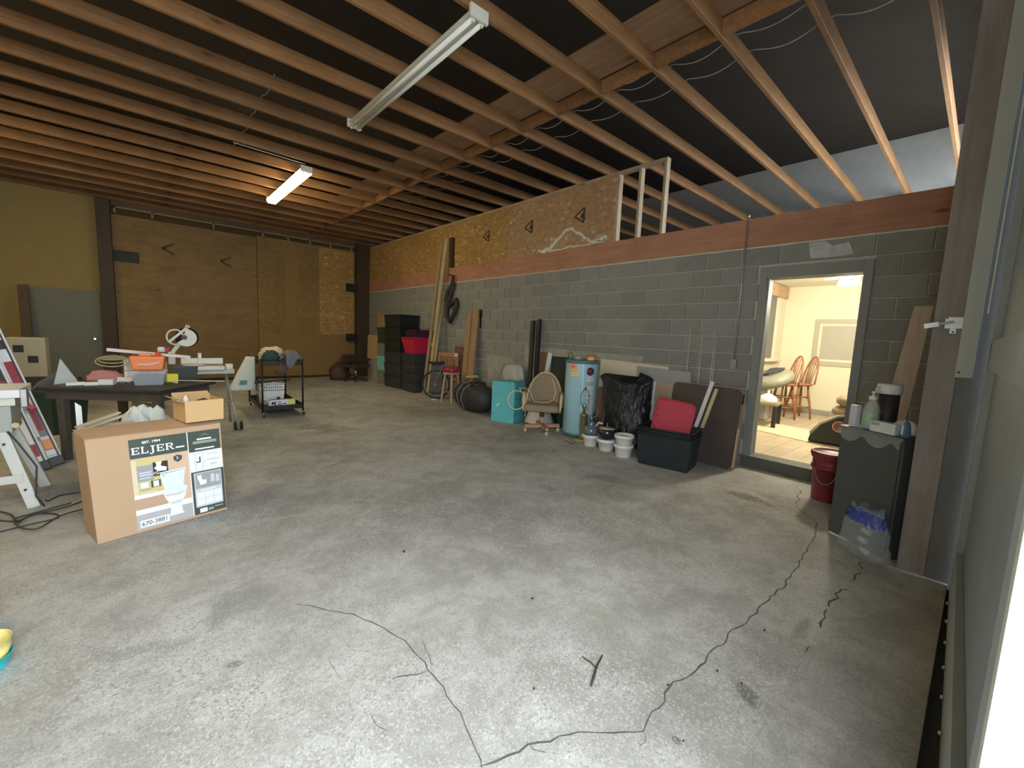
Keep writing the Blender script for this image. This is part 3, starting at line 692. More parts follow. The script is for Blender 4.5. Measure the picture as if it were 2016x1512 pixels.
text('670-3881', 'lettering', .041, K_BLK, carton, SHR(.293, .058, 6), .0004, sx=.92)
text('5', 'lettering', .03, K_WHT, carton, SHR(.448, .474, 6), .0004)
art([rc(.445, .495, .545, .556)], K_WHT, 2)
art([[(.585, .605), (.62, .622), (.65, .606), (.62, .616)]], K_LGN, 2); art([rc(.57, .66, .578, .590)], K_WHT, 2); art([rc(.545, .692, .552, .571)], K_LGN, 2); art([rc(.555, .675, .508, .518)], K_WHT, 2)
art([[(.545, .48), (.602, .488), (.597, .44), (.612, .418), (.597, .385), (.597, .348), (.547, .347), (.553, .39), (.535, .42), (.553, .44)]], K_LGR, 2)
art([[(.552, .474), (.596, .481), (.591, .442), (.605, .418), (.59, .388), (.59, .352), (.553, .352), (.559, .392), (.543, .42), (.559, .445)]], K_WHT, 3)
art([rc(.575, .583, .415, .455), rc(.553, .583, .412, .42)], K_BLK, 4)
art([rc(.63, .69, .462, .47), rc(.622, .70, .418, .428), rc(.64, .682, .38, .395)], K_LGR, 2)
art([rc(.533, .705, .075, .335)], K_LGR, 2); art([rc(.539, .699, .215, .329)], K_GRY, 3)
art([[(.552, .315), (.578, .318), (.582, .28), (.61, .275), (.606, .245), (.568, .24), (.562, .272), (.556, .285)]], K_WHT, 4)
art([rc(.635, .66, .25, .31), rc(.668, .69, .245, .30)], K_LGR, 4); art([rc(.57, .66, .196, .204)], K_WHT, 4)
for i in range(3):
    for j in range(2): art([rc(.542+i*.054, .592+i*.054, .09+j*.05, .136+j*.05)], K_WHT, 4)
art([rc(.553, .60, .03, .062)], K_WHT, 2); art([rc(.607, .64, .035, .055), rc(.65, .70, .05, .06)], K_GRY, 2)

# small open carton on top
sb = thing('open_carton', 'small open golden cardboard box of scraps on top of the toilet carton', 'box', (.335, 3.87, .708), ANG+R(1))
Mo = Matrix()
MB().tbox(.118, .115, .122, .119, 0.0, .155, open_top=True, wall=.005).build('box_body', M_CARD2, sb, world=False)
MB().add([(-.122, .119, .155), (.122, .119, .155), (.115, .16, .185), (-.115, .16, .185)], [(0, 1, 2, 3)]).build('box_flap', M_CARD2, sb, world=False, solid=.004)
MB().add([(-.122, -.119, .155), (-.122, .119, .155), (-.165, .11, .175), (-.165, -.11, .165)], [(0, 1, 2, 3)]).build('box_flap', M_CARD2, sb, world=False, solid=.004)
def lump(c, rx, ry, rz, amp=.25, seed=0, nu=18, nv=10, fr=3.0, base_flat=True):
    """crumpled cloth-like heap"""
    c = Vector(c)
    def fn(u, v):
        a = 2*math.pi*u; t = math.pi*v
        d = Vector((math.sin(t)*math.cos(a), math.sin(t)*math.sin(a), math.cos(t)))
        k = 1+amp*noise.noise(d*fr+Vector((seed, seed*.7, 0)))+amp*.5*noise.noise(d*fr*2.7+Vector((seed, 9, 0)))
        q = Vector((d.x*rx*k, d.y*ry*k, d.z*rz*k))
        if base_flat and q.z < -rz*.35: q.z = -rz*.35
        return c+q+Vector((0, 0, rz*.35 if base_flat else 0))
    return MB().grid(fn, nu, nv, cu=True)
M_SCRAP = pm('dark_leather', (.09, .035, .03), .6, var=.4)
tag(lump((.36, 3.86, .80), .05, .05, .045, seed=2).build('rag', M_SCRAP), 'dark maroon rag lying in the open golden box', 'rag')
tag(lump((.262, 3.885, .80), .022, .03, .06, seed=5).build('crumpled_paper', M_PAPER), 'crumpled white paper sticking out of the open golden box', 'paper')

# ---- black work table
TR = R(-38.4); TO = Vector((.164, 5.34, 0))-Matrix.Rotation(TR, 3, 'Z') @ Vector((1.05, 0, 0))
TH = .745
tb = thing('work_table', 'black painted wooden work table heaped with tools and boxes', 'table', TO, TR)
MB().box(-.10, 1.05, 0, .86, TH-.035, TH).build('table_top', M_BLKPAINT, tb, bevel=.012, world=False)
M_APRON = pm('worn_brown_paint', (.085, .068, .055), .6, var=.5, scale=12)
MB().box(-.07, 1.0, .05, .075, TH-.125, TH-.035).build('apron', M_APRON, tb, bevel=.004, world=False)
MB().box(-.07, 1.0, .785, .81, TH-.125, TH-.035).build('apron', M_APRON, tb, bevel=.004, world=False)
MB().box(.975, 1.0, .075, .785, TH-.125, TH-.035).build('apron', M_APRON, tb, bevel=.004, world=False)
for x in (.03, .93):
    for y in (.06, .74): MB().tbox(.028, .028, .036, .036, 0, TH-.035, M=Matrix.Translation((x+.03, y+.03, 0))).build('leg', M_APRON, tb, bevel=.004, world=False)
def on(px, py, z=TH): return PZ(px, py, z)
# clear bin with blue contents, orange case on it
p = on(297, 759); p += Vector((.0, .09, 0))
cb = thing('clear_bin', 'clear plastic bin with blue contents below the orange case', 'bin', (p.x, p.y, TH), TR+R(30))
MB().tbox(.115, .085, .14, .10, 0, .155, open_top=True, wall=.004).build('bin_body', pm('clear_plastic', (.80, .84, .86), .25, var=.03, alpha=.22), cb, world=False)
MB().tbox(.108, .078, .125, .09, .006, .105).build('blue_cloth', pm('blue_cloth', (.055, .135, .21), .8, var=.3, scale=20), cb, bevel=.012, world=False)
oc = thing('tool_case', 'orange plastic tool case with a red cap and white script', 'case', (p.x-.01, p.y, TH+.157), TR+R(32))
M_ORG = pm('orange_plastic', (.88, .24, .07), .4, var=.08)
MB().tbox(.125, .075, .145, .085, 0, .15).build('case_body', M_ORG, oc, bevel=.02, seg=3, world=False)
MB().box(-.07, .03, -.02, .02, .15, .178).build('handle', M_ORG, oc, bevel=.008, world=False)
MB().cyl((.085, -.03, .15), (.09, -.06, .172), .028, n=16).build('cap', pm('red_orange', (.70, .09, .05), .4), oc, world=False)
mb = MB(); mb.tube([(-.08, -.084, .062), (-.04, -.085, .066), (.0, -.0855, .06), (.05, -.086, .072), (.1, -.087, .088)], .006, 6); mb.build('script_mark', K_WHT, oc, world=False)
# white cartons
p = on(246, 748)+Vector((.06, -.06, 0))
wb = thing('parts_box', 'upright white printed parts box standing behind the orange case', 'box', (p.x+.04, p.y, TH), TR+R(25))
MB().box(-.09, .13, -.06, .06, 0, .235).build('box_body', M_PAPER, wb, bevel=.003, world=False)
MB().box(-.075, .0, -.0612, -.06, .125, .22).build('printed_label', ink('pale_label', (.62, .66, .68)), wb, world=False)
MB().box(-.09, .13, -.0615, -.06, .108, .118).build('printed_label', K_GRY, wb, world=False)
for k in range(4): MB().box(-.06+k*.035, -.05+k*.035, -.0612, -.06, .03, .095).build('printed_label', K_LGR, wb, world=False)
tag(lump((p.x+.11, p.y-.12, TH), .06, .035, .155, seed=8, amp=.12).build('red_pouch', pm('dusty_red', (.42, .12, .12), .8, var=.2)), 'dusty red pouch squeezed beside the orange case', 'pouch')
# pink cloth, papers, small boxes
p = on(200, 752)
tag(lump((p.x+.03, p.y+.10, TH), .15, .09, .085, seed=3, amp=.3).build('pink_cloth', pm('pink_cloth', (.55, .24, .25), .9, var=.25, scale=14, bump=.3)), 'crumpled dusty pink cloth heaped on the black table', 'cloth')
def smallbox(px, py, w, d, h, mat, name, lab, cat, rz=0, dz=0):
    q = on(px, py); o = MB().box(-w/2, w/2, 0, d, 0, h, M=TRS((q.x, q.y, TH+dz), rz=TR+rz)).build(name, mat, bevel=.004); return tag(o, lab, cat)
smallbox(208, 758, .12, .08, .055, M_WPLA, 'plastic_box', 'white plastic box with a rounded lid beside the pink cloth', 'box', R(20))
smallbox(180, 759, .11, .05, .032, M_PAPER, 'paper_packet', 'flat white packet at the front edge of the black table', 'packet', R(38))
smallbox(148, 759, .13, .07, .03, M_PAPER, 'paper_packet', 'flat white packet near the left end of the black table', 'packet', R(40))
smallbox(246, 752, .13, .06, .05, M_PAPER, 'paper_packet', 'torn white packet lying before the white parts box', 'packet', R(30))
smallbox(340, 752, .105, .06, .09, pm('bright_yellow', (.85, .76, .02), .5, var=.04), 'yellow_box', 'small bright yellow box near the right corner of the black table', 'box', R(40))
p = on(354, 750)+Vector((.06, .09, 0))
bb = thing('black_bin', 'black plastic parts bin behind the yellow box', 'bin', (p.x, p.y, TH), TR+R(35))
MB().tbox(.10, .08, .12, .09, 0, .155, open_top=True, wall=.005).build('bin_body', M_BPLA, bb, world=False)
p = on(318, 752)+Vector((.02, .06, 0))
tag(MB().bar((p.x, p.y, TH), (p.x+.01, p.y+.02, TH+.22), .06, .04).build('wood_block', wood('old_pine', (.30, .22, .13), (.42, .32, .2), axis=2)), 'short upright wooden block between the orange case and black bin', 'block')
a = PY(210, 688, 6.18); b_ = PY(374, 703, 6.18)
tag(MB().bar(a, b_, .09, .03).build('white_board', pm('white_trim_board', (.74, .72, .70), .6, var=.05), bevel=.003), 'long white board laid across the heap on the black table', 'board')
c_ = a.lerp(b_, .665)+Vector((0, 0, .058))
cp = thing('spray_cap', 'white and red cap standing on the long white board', 'cap', c_-Vector((0, 0, .03)))
MB().lathe([(.035, 0), (.035, .03), (.03, .05), (.015, .055)], 16, c=c_-Vector((0.02, 0, .025))).build('cap_body', M_WPLA, cp)
MB().lathe([(.028, 0), (.03, .03), (.02, .045)], 16, c=c_+Vector((.03, .01, -.025))).build('cap_red', pm('cap_red', (.5, .05, .06), .4), cp)
mb = MB()
for k in range(3):
    cc = PY(222, 711, 6.05); mb.tube([cc+Vector((-.13*math.cos(t*.35)*(1-.2*k), .1*math.sin(t*.35), .05*math.sin(t*.35)*(1-.5*k)+.01*k)) for t in range(19)], .006, 6)
tag(mb.build('hose_coil', pm('yellow_hose', (.42, .38, .20), .6)), 'loose coil of thin yellow hose beside the white parts box', 'hose')
tag(MB().bar(on(352, 749, TH+.02), on(424, 753, TH+.02)+Vector((.1, .1, 0)), .012, .012).build('wood_stick', pm('stick_pale', (.5, .45, .36), .8)), 'thin pale stick overhanging the right table edge', 'stick')
# litter of small hardware on the table top
for i, (x, y) in enumerate(((232, 755), (256, 757), (270, 750), (330, 758), (345, 757), (304, 749), (222, 749), (240, 757))):
    q = on(x, y-3); s_ = .018+.01*(i % 3)
    tag(MB().box(-s_, s_, -.012, .012, 0, .012+.004*(i % 2), M=TRS((q.x, q.y, TH), rz=i*1.3)).build('hardware_scrap', M_STEEL if i % 2 else M_PAPER, bevel=.002), 'small loose hardware scrap on the black table top', 'hardware', 'loose hardware on the black table')

# ---- miter saw on its stand
SY = 6.95
sw = thing('miter_saw', 'pale sliding miter saw with its round guard raised above the stand', 'saw', (.62, SY, .80))
M_ALU = pm('cast_aluminium', (.60, .58, .50), .5, .35, var=.12, scale=12); M_GUARD = pm('pale_guard', (.72, .70, .63), .5, var=.05)
MB().box(.42, .90, SY-.14, SY+.14, .80, .855).build('saw_base', M_ALU, sw, bevel=.01)
MB().lathe([(.13, .855), (.13, .875), (.12, .88)], 24, c=(.58, SY, 0)).build('turntable', M_ALU, sw)
MB().box(.44, .90, SY+.05, SY+.08, .87, .95).build('fence', M_ALU, sw, bevel=.004)
MB().box(.62, .66, SY+.02, SY+.08, .87, 1.02).build('clamp', M_ALU, sw, bevel=.004)
a = PY(338, 696, SY); hd = PY(362, 664, SY-.02)
MB().bar(a+Vector((-.0, .03, -.14)), a+Vector((.0, .03, .02)), .07, .07, (0, 1, 0)).bar(a+Vector((0, .03, 0)), hd+Vector((.02, .03, .02)), .045, .05, (0, 1, 0)).build('saw_arm', M_GUARD, sw, bevel=.008)
disk = lambda c, r, t, y: MB().lathe([(0, 0), (r*.96, 0), (r, .005), (r, t), (0, t)], 32, M=TRS(c, rx=R(90)), cap0=False, cap1=False)
disk(hd+Vector((.03, -.0, .0)), .125, .012, 0).build('blade', pm('blade_steel', (.09, .06, .045), .35, .9), sw)
def guard(r):
    mb = MB(); N = 26
    pl = [(math.cos(R(-145+k*235/N))*r, math.sin(R(-145+k*235/N))*r) for k in range(N+1)]+[(-.02, .03), (-.03, -.02)]
    return mb.prism(pl, 0, .02, M=TRS(hd+Vector((.02, -.02, -.005)), rx=R(90)))
guard(.112).build('blade_guard', M_GUARD, sw)
MB().lathe([(.03, 0), (.03, .015)], 14, M=TRS(hd+Vector((.0, -.045, .0)), rx=R(90))).build('hub', M_BPLA, sw)
MB().tube([hd+Vector((-.09+.085*math.cos(t*.33), -.02, .0+.095*math.sin(t*.33))) for t in range(19)], .010, 8, closed=False).build('handle_loop', M_GUARD, sw)
MB().bar(hd+Vector((-.15, -.01, -.06)), hd+Vector((.06, -.01, .15)), .03, .035, (0, 1, 0)).build('motor_rail', M_GUARD, sw, bevel=.006)
MB().cyl(hd+Vector((.03, -.01, .12)), hd+Vector((.05, -.01, .16)), .022, n=14).build('knob', pm('tan_knob', (.55, .42, .22), .6), sw)
st = thing('saw_stand', 'folding metal stand with small wheels under the miter saw', 'stand', (.66, SY, 0))
M_STND = pm('pale_tube', (.42, .42, .37), .45, .4)
MB().box(.36, 1.02, SY-.03, SY+.03, .74, .80).build('cross_beam', M_STND, st, bevel=.004)
MB().box(.92, 1.0, SY-.05, SY+.05, .80, .875).build('work_stop', M_ALU, st, bevel=.004)
for x0, x1, yy in ((.46, .38, -.32), (.46, .38, .32), (.92, 1.0, -.32), (.92, 1.0, .32)):
    MB().cyl((x0, SY, .76), (x1, SY+yy, .01), .016, n=10).build('leg', M_STND, st)
MB().cyl((.40, SY-.17, .4), (.97, SY-.17, .38), .012, n=8).build('brace', M_STND, st)
for s_ in (-.035, .035): MB().lathe([(.025, -.012), (.055, -.014), (.06, 0), (.055, .014), (.025, .012)], 20, M=TRS((1.0+s_, SY-.32, .06), ry=R(90))).build('wheel', M_BPLA, st)

# ---- things under and behind the table
tag(MB().slab([Vector(v) for v in ((-.05, 5.95, .02), (.26, 5.72, .02), (.26, 5.74, .52), (-.05, 5.97, .56))], (.6, .8, 0), .02).build('cardboard_sheet', M_CARD), 'brown cardboard sheet standing under the black table', 'cardboard')
def bag(c, rx, ry, h, seed, mat, name, lab, amp=.18, tie=.35, nu=36, nv=22):
    c = Vector(c)
    def fn(u, v):
        a = 2*math.pi*u; prof = math.sin(math.pi*min(1, v*1.02)**.62)**.6 if v < .98 else .1
        prof = (min(1, v/.12)**.5)*(1-.75*max(0, (v-.6)/.4)**2.2)
        k = prof*(1+amp*noise.noise(Vector((math.cos(a)*2, math.sin(a)*2, v*3+seed)))+amp*.6*noise.noise(Vector((math.cos(a)*6, math.sin(a)*6, v*9+seed))))
        return c+Vector((math.cos(a)*rx*k, math.sin(a)*ry*k, h*v*(1+.02*math.sin(3*a+seed))))
    return tag(MB().grid(fn, nu, nv, cu=True, capv=True).build(name, mat), lab, 'bag')
M_WBAG = pm('thin_white_bag', (.72, .77, .74), .45, var=.10, scale=14, bump=.4, bscale=18)
q = PZ(285, 845, .02)
sbg = tag(lump((.05, 4.80, .0), .19, .13, .50, seed=6, amp=.28, nu=40, nv=26, fr=2.4).build('shopping_bag', M_WBAG), 'white plastic shopping bag with green print behind the toilet carton', 'bag')
for k in range(2): MB().box(-.03+k*.06, .0+k*.06, 4.655, 4.662, .50+.03*k, .54+.03*k).build('green_print', ink('bag_green', (.05, .2, .14)), sbg)
M_LATH = wood('pale_lath', (.55, .49, .37), (.68, .62, .48), axis=0, rnd=.12, knots=False)
for i, (a1, b1) in enumerate((((150, 842), (235, 812)), ((162, 845), (250, 816)), ((180, 838), (262, 830)), ((205, 840), (250, 834)))):
    A_ = PY(*a1, 4.2+.07*i); B_ = PY(*b1, 4.34+.07*i)
    tag(MB().bar(A_, B_, .035, .012).build('wood_lath', M_LATH), 'pale wood lath in the scrap heap behind the toilet carton', 'lath', 'pale laths behind the toilet carton')
tag(MB().box(-.22, .1, 4.15, 4.60, 0, .52).build('scrap_bin', pm('dark_tote', (.03, .035, .035), .6), bevel=.02), 'dark bin holding the scrap heap behind the toilet carton', 'bin')
tag(MB().slab([PY(147, 792, 4.5), PY(160, 800, 4.5)]+[Vector((v.x, v.y, .002)) for v in (PY(166, 846, 4.42), PY(152, 852, 4.42))], (.1, 1, 0), .004).build('paper_sheet', M_PAPER), 'long white paper roll sheet standing left of the scrap heap', 'paper')

# ---- folded multi-position ladder
leftv = Vector((-rt.x, -rt.y, 0)).normalized()
UL = (Vector((0, 0, 1))+leftv*.40).normalized(); DV = Vector((-.25, .97, 0))
ld_ = thing('folding_ladder', 'white folding ladder with red labels and black rails leaning at the left', 'ladder', (-.66, 5.75, 0))
M_LADW = pm('white_fibreglass', (.78, .78, .78), .4, var=.04); M_RED = pm('label_red', (.36, .025, .04), .5, var=.1)
rightv = -leftv
for j, F0 in enumerate((PZ(86, 926), PZ(114, 915))):
    F0 = Vector((F0.x, F0.y, 0)); side = UL.cross(DV).normalized()
    for dd in (0, .42):
        B0 = F0+DV*dd
        nm = 'rail'; L = 2.15 if j == 0 else 2.3
        ra = MB().bar(B0+UL*.07, B0+UL*L, .105 if True else 0, .03, DV).build(nm, M_LADW, ld_, bevel=.004)
        MB().bar(B0+UL*.0, B0+UL*.085, .11, .045, DV).build('foot', M_BPLA, ld_, bevel=.006)
        if dd == 0:
            f = B0-DV*.0165
            MB().bar(f+rightv*.052+UL*.1, f+rightv*.052+UL*L, .012, .004, DV).build('dark_stripe', M_BPLA, ra)
            if j == 0:
                MB().bar(f+UL*.14, f+UL*.26, .045, .003, DV).build('label_strip', M_RED, ra)
                MB().bar(f+UL*.70, f+UL*.88, .07, .003, DV).build('label_strip', M_RED, ra)
                MB().bar(f+UL*.88, f+UL*1.06, .07, .003, DV).build('label_strip', M_BPLA, ra)
                xax = -UL; zax = -DV; yax = zax.cross(xax)
                T = Matrix(((xax.x, yax.x, zax.x, 0), (xax.y, yax.y, zax.y, 0), (xax.z, yax.z, zax.z, 0), (0, 0, 0, 1)))
                T.translation = f+UL*.97-DV*.003
                text('LEVELER', 'lettering', .055, K_WHT, ra, WM[ld_.name].inverted() @ T, .0005, sx=.95, bold=.001)
            else:
                MB().bar(f+UL*.30, f+UL*.60, .05, .003, DV).build('label_strip', pm('label_grey', (.25, .22, .23), .5), ra)
                MB().bar(f+UL*.36, f+UL*.55, .035, .005, DV).build('label_strip', M_RED, ra)
                MB().bar(f+UL*.84, f+UL*1.06, .06, .003, DV).build('label_strip', M_RED, ra)
                MB().bar(f+UL*1.18, f+UL*1.27, .06, .02, DV).build('hinge_button', M_BPLA, ra, bevel=.008)
                MB().bar(f+UL*.17-DV*.01, f+UL*.27-DV*.01, .075, .03, DV).build('orange_clip', pm('clip_orange', (.85, .28, .03), .4), ld_, bevel=.006)
                MB().bar(f+UL*.11-DV*.01, f+UL*.16-DV*.01, .09, .03, DV).build('foot_shroud', M_LADW, ld_, bevel=.006)
for k in range(7):
    B0 = PZ(100, 921); B0 = Vector((B0.x, B0.y, 0))+UL*(.28+.28*k)
    MB().bar(B0+DV*.02, B0+DV*.40, .05, .03, UL).build('rung', M_STEEL, ld_)
B0 = PZ(104, 921); B0 = Vector((B0.x, B0.y, 0))+UL*.68-DV*.03
MB().bar(B0+leftv*.10, B0+rightv*.02, .03, .03, DV).bar(B0+rightv*.0, B0+rightv*.10-UL*.075, .04, .03, DV).build('lock_lever', pm('lever_red', (.50, .06, .09), .4), ld_, bevel=.005)

# ---- cream workbench stand at the far left
wk = thing('tool_stand', 'cream painted steel tool stand with splayed legs at the left edge', 'stand', (-.9, 4.75, 0))
M_CRM = pm('cream_enamel', (.60, .61, .56), .45, var=.08); M_PAN = pm('grey_green_enamel', (.38, .41, .37), .5, var=.08)
q = PY(46, 771, 4.72); zt = q.z
MB().box(q.x-.75, q.x, 4.58, 5.05, zt-.028, zt+.03).build('top', M_LADW, wk, bevel=.006)
MB().box(q.x-.72, q.x-.03, 4.62, 5.0, zt-.09, zt-.028).build('slide_rail', M_ALU, wk, bevel=.006)
q2 = PY(30, 848, 4.72)
MB().box(q.x-.72, q2.x, 4.64, 5.0, q2.z, zt-.09).build('cabinet', M_PAN, wk, bevel=.012)
MB().cyl((q2.x+.02, 4.60, q2.z+.06), (q2.x+.02, 4.66, q2.z+.06), .02, n=14).build('clamp_knob', pm('brass_knob', (.45, .38, .22), .4, .6), wk)
F1 = PZ(68, 998); Tt = Vector((q2.x-.06, 4.66, q2.z+.02))
for fx, fy, tx, ty in ((F1.x, F1.y, Tt.x, Tt.y), (F1.x+.0, F1.y+.55, Tt.x, Tt.y+.30), (F1.x-.85, F1.y, Tt.x-.55, Tt.y), (F1.x-.85, F1.y+.55, Tt.x-.55, Tt.y+.30)):
    MB().bar((fx, fy, 0), (tx, ty, Tt.z), .065, .035, (0, 1, 0)).build('leg', M_CRM, wk, bevel=.003)
c1 = PZ(42, 944, .2); h1 = .215
MB().bar((F1.x-.04, F1.y+.0, .23), (F1.x-.80, F1.y+.0, .23), .012, .06).build('cross_bar', M_CRM, wk, bevel=.002)
MB().bar((Tt.x-.0, Tt.y-.02, Tt.z-.03), (Tt.x-.55, Tt.y-.02, Tt.z-.03), .015, .075).build('cross_bar', M_CRM, wk, bevel=.002)
for t in (.25, .85): MB().cyl((F1.x+(Tt.x-F1.x)*t, F1.y-.02, Tt.z*t), (F1.x+(Tt.x-F1.x)*t, F1.y-.03, Tt.z*t), .008, n=8).build('bolt', M_BLACK, wk)
MB().box(q.x-.005, q.x+.03, 4.60, 4.68, zt-.10, zt+.03).build('grey_bracket', M_STEEL, wk, bevel=.006)

# cords
M_CORD = pm('black_cord', (.035, .037, .038), .6, var=.2)
def cord(px, name, lab, r=.0055, z=None, mat=None, cat='cord', jit=.0):
    P = [PZ(x, y, r if z is None else z) for x, y in px]; pts = []
    for i in range(len(P)-1):
        p0 = P[max(i-1, 0)]; p1 = P[i]; p2 = P[i+1]; p3 = P[min(i+2, len(P)-1)]
        for t in [k/5 for k in range(5)]:
            pts.append(.5*((2*p1)+(p2-p0)*t+(2*p0-5*p1+4*p2-p3)*t*t+(3*p1-p0-3*p2+p3)*t**3))
    pts.append(P[-1])
    return tag(MB().tube(pts, r, 6).build(name, mat or M_CORD), lab, cat)
cord([(170, 968), (120, 975), (96, 986), (90, 984)], 'extension_cable', 'black power cord curving from the tool stand leg to the toilet carton')
cord([(-20, 1022), (30, 1026), (70, 1012), (108, 1012), (112, 1020), (60, 1032), (20, 1042), (-20, 1052)], 'extension_cable', 'black power cord looped on the floor at the left edge')
cord([(168, 985), (130, 998), (60, 1015), (35, 1028), (20, 1012), (-20, 1004)], 'extension_cable', 'black power cord running left from behind the toilet carton', z=.020)
cord([(172, 1000), (120, 1015), (75, 1040), (40, 1038), (30, 1022), (75, 1008), (140, 990)], 'extension_cable', 'tangled black power cord beside the toilet carton', z=.034)
# black cord hanging down the stand leg
mb = MB().tube([(q2.x-.02, 4.60, q2.z+.02), (q2.x+.03, 4.58, .5), (q2.x+.11, 4.56, .32), (F1.x+.02, 4.55, .1), (F1.x+.06, 4.54, .012)], .006, 7)
tag(mb.build('black_cable', M_CORD), 'black cord hanging down the cream tool stand', 'cord')

# grey tarp, green tote, white box, back-left board
def tarp(u, v):
    a = PZ(60, 768, .56).lerp(PZ(140, 760, .56), u)
    return a+Vector((.15*v, .45*v, .0))+Vector((0, 0, .16*math.sin(math.pi*min(1, v*1.2))*(.5+.5*math.sin(math.pi*u))+.05*noise.noise(Vector((u*3, v*3, 1)))))
tag(MB().grid(tarp, 14, 10).build('grey_tarp', pm('slate_tarp', (.095, .105, .11), .7, var=.15, scale=6), solid=.01), 'dark slate padded mat draped left of the black table', 'tarp')
q = PZ(112, 843, .0)
gt = thing('green_tote', 'dark green storage tote standing under the padded mat', 'tote', (-.78, 7.62, 0), R(40))
MB().tbox(.17, .22, .20, .25, 0, .5, open_top=True).build('tote_body', pm('dark_green_plastic', (.025, .06, .05), .5, var=.2), gt, world=False)
MB().box(-.215, .215, -.265, .265, .5, .53).build('rim', MATS['dark_green_plastic'], gt, bevel=.008, world=False)
tag(MB().slab([PY(118, 706, 6.3), PY(158, 757, 6.3), PY(105, 760, 6.3)], (.2, 1, 0), .012).build('white_cloth', pm('off_white_cloth', (.5, .55, .54), .8, var=.1)), 'pale cloth folded to a peak at the left of the black table', 'cloth')
wx = thing('white_crate', 'off-white box with two dark marks near the grey-green door', 'crate', PY(62, 742, 9.0)-Vector((0, 0, .0)), 0)
q = WM[wx.name].translation
MB().box(-.22, .16, 0, .35, 0, .55).build('crate_body', pm('foam_white', (.42, .39, .29), .8, var=.1), wx, bevel=.01, world=False)
for x, z in ((-.10, .40), (.03, .25)): MB().box(x-.05, x+.05, -.004, .0, z-.05, z+.05).build('hole_mark', M_BLACK, wx, world=False)
cr = thing('dark_cabinet', 'low dark cabinet carrying the off-white box', 'cabinet', (q.x, q.y+.1, 0))
MB().box(-.5, .3, -.1, .4, 0, q.z).build('cabinet_body', pm('dark_stain', (.035, .028, .02), .6), cr, bevel=.008, world=False)
tag(MB().slab([PY(33, 560, 12.6), PY(54, 560, 12.6), PY(74, 775, 12.25), PY(52, 775, 12.25)], (0, 1, 0), .03).build('leaning_board', wood('dark_brown_board', (.08, .05, .022), (.13, .08, .035), axis=2)), 'dark brown board standing against the grey-green door', 'board')

# stacked toy pails at the very left
tp = thing('toy_pail', 'turquoise pail at the left edge of the floor', 'pail', PZ(-34, 1322))
q = WM[tp.name].translation
MB().lathe([(.062, 0), (.07, .01), (.082, .06), (.085, .06), (.079, .055), (.066, .012)], 28, c=q, cap1=False).build('pail_body', pm('turquoise_plastic', (.03, .55, .62), .35), tp)
tp2 = thing('toy_pail', 'yellow pail nested in the turquoise pail at the left edge', 'pail', q+Vector((.0, .0, .022)))
MB().lathe([(.065, 0), (.080, .06), (.082, .10), (.085, .10), (.076, .09), (.06, .01)], 28, c=q+Vector((0, 0, .022)), cap1=False).build('pail_body', pm('pale_yellow_plastic', (.80, .70, .26), .4), tp2)
q = PZ(-52, 1246)
tp3 = thing('toy_pail', 'teal pail behind the yellow pail at the left edge', 'pail', q)
MB().lathe([(.06, 0), (.075, .08), (.08, .10), (.083, .10), (.075, .09), (.05, .01)], 28, c=q, cap1=False).build('pail_body', pm('teal_plastic', (.06, .36, .37), .4), tp3)
# ================================================================ CEILING FIXTURES
M_FIX = pm('fixture_white', (.62, .60, .52), .45, var=.08, scale=6)
def fixture(name, lab, x, y0, y1, z, lit):
    f = thing(name, lab, 'light fixture', (x, (y0+y1)/2, z))
    L = y1-y0
    # housing channel and angled reflector
    pr_ = [(-.035, .075), (.035, .075), (.04, .03), (.085, .012), (.085, .006), (-.085, .006), (-.085, .012), (-.04, .03)]
    pr_ = [(-.04, .08), (.04, .08), (.045, .035), (.075, .03), (.08, .02), (.012, .028), (-.012, .028), (-.08, .02), (-.075, .03), (-.045, .035)]
    mb = MB(); n = len(pr_)
    vs = [Vector((x+a, yy, z-.085+b)) for yy in (y0, y1) for a, b in pr_]
    mb.add(vs, [tuple(range(n)), tuple(range(n, 2*n))[::-1]]+[(i, (i+1) % n, n+(i+1) % n, n+i) for i in range(n)])
    mb.build('housing', M_FIX, f)
    for yy in (y0+.012, y1-.012):
        MB().box(x-.085, x+.085, yy-.014, yy+.014, z-.10, z-.005).build('end_plate', M_FIX, f, bevel=.004)
    for s in (-.042, .042):
        for yy in (y0+.03, y1-.03): MB().box(x+s-.012, x+s+.012, yy-.01, yy+.01, z-.12, z-.06).build('lamp_holder', M_FIX, f, bevel=.003)
        t = MB().cyl((x+s, y0+.03, z-.092), (x+s, y1-.03, z-.092), .019, n=16)
        t.build('tube', pm('tube_lit', (.95, .95, .9), .3, emit=lit, emitc=(1, .83, .48)) if lit else pm('tube_unlit', (.80, .80, .72), .25, var=.02), f)
    if lit:
        pr2 = [(-.085, .0), (-.082, -.045), (-.06, -.068), (.06, -.068), (.082, -.045), (.085, 0)]
        mb = MB(); n = len(pr2); vs = [Vector((x+a, yy, z-.06+b)) for yy in (y0+.03, y1-.03) for a, b in pr2]
        mb.add(vs, [tuple(range(n)), tuple(range(n, 2*n))[::-1]]+[(i, (i+1) % n, n+(i+1) % n, n+i) for i in range(n)]).build('diffuser', pm('diffuser_lit', (.95, .93, .85), .4, emit=lit*.32, emitc=(1, .83, .48)), f)
    return f
LZ = RZ+.0
fixture('fluorescent_fixture', 'unlit twin tube fluorescent fixture hung under the rafters', 2.11, 2.90, 5.42, LZ, 0)
fixture('fluorescent_fixture', 'lit fluorescent fixture glowing yellow at the far rafters', 2.14, 7.42, 9.72, LZ, 60)
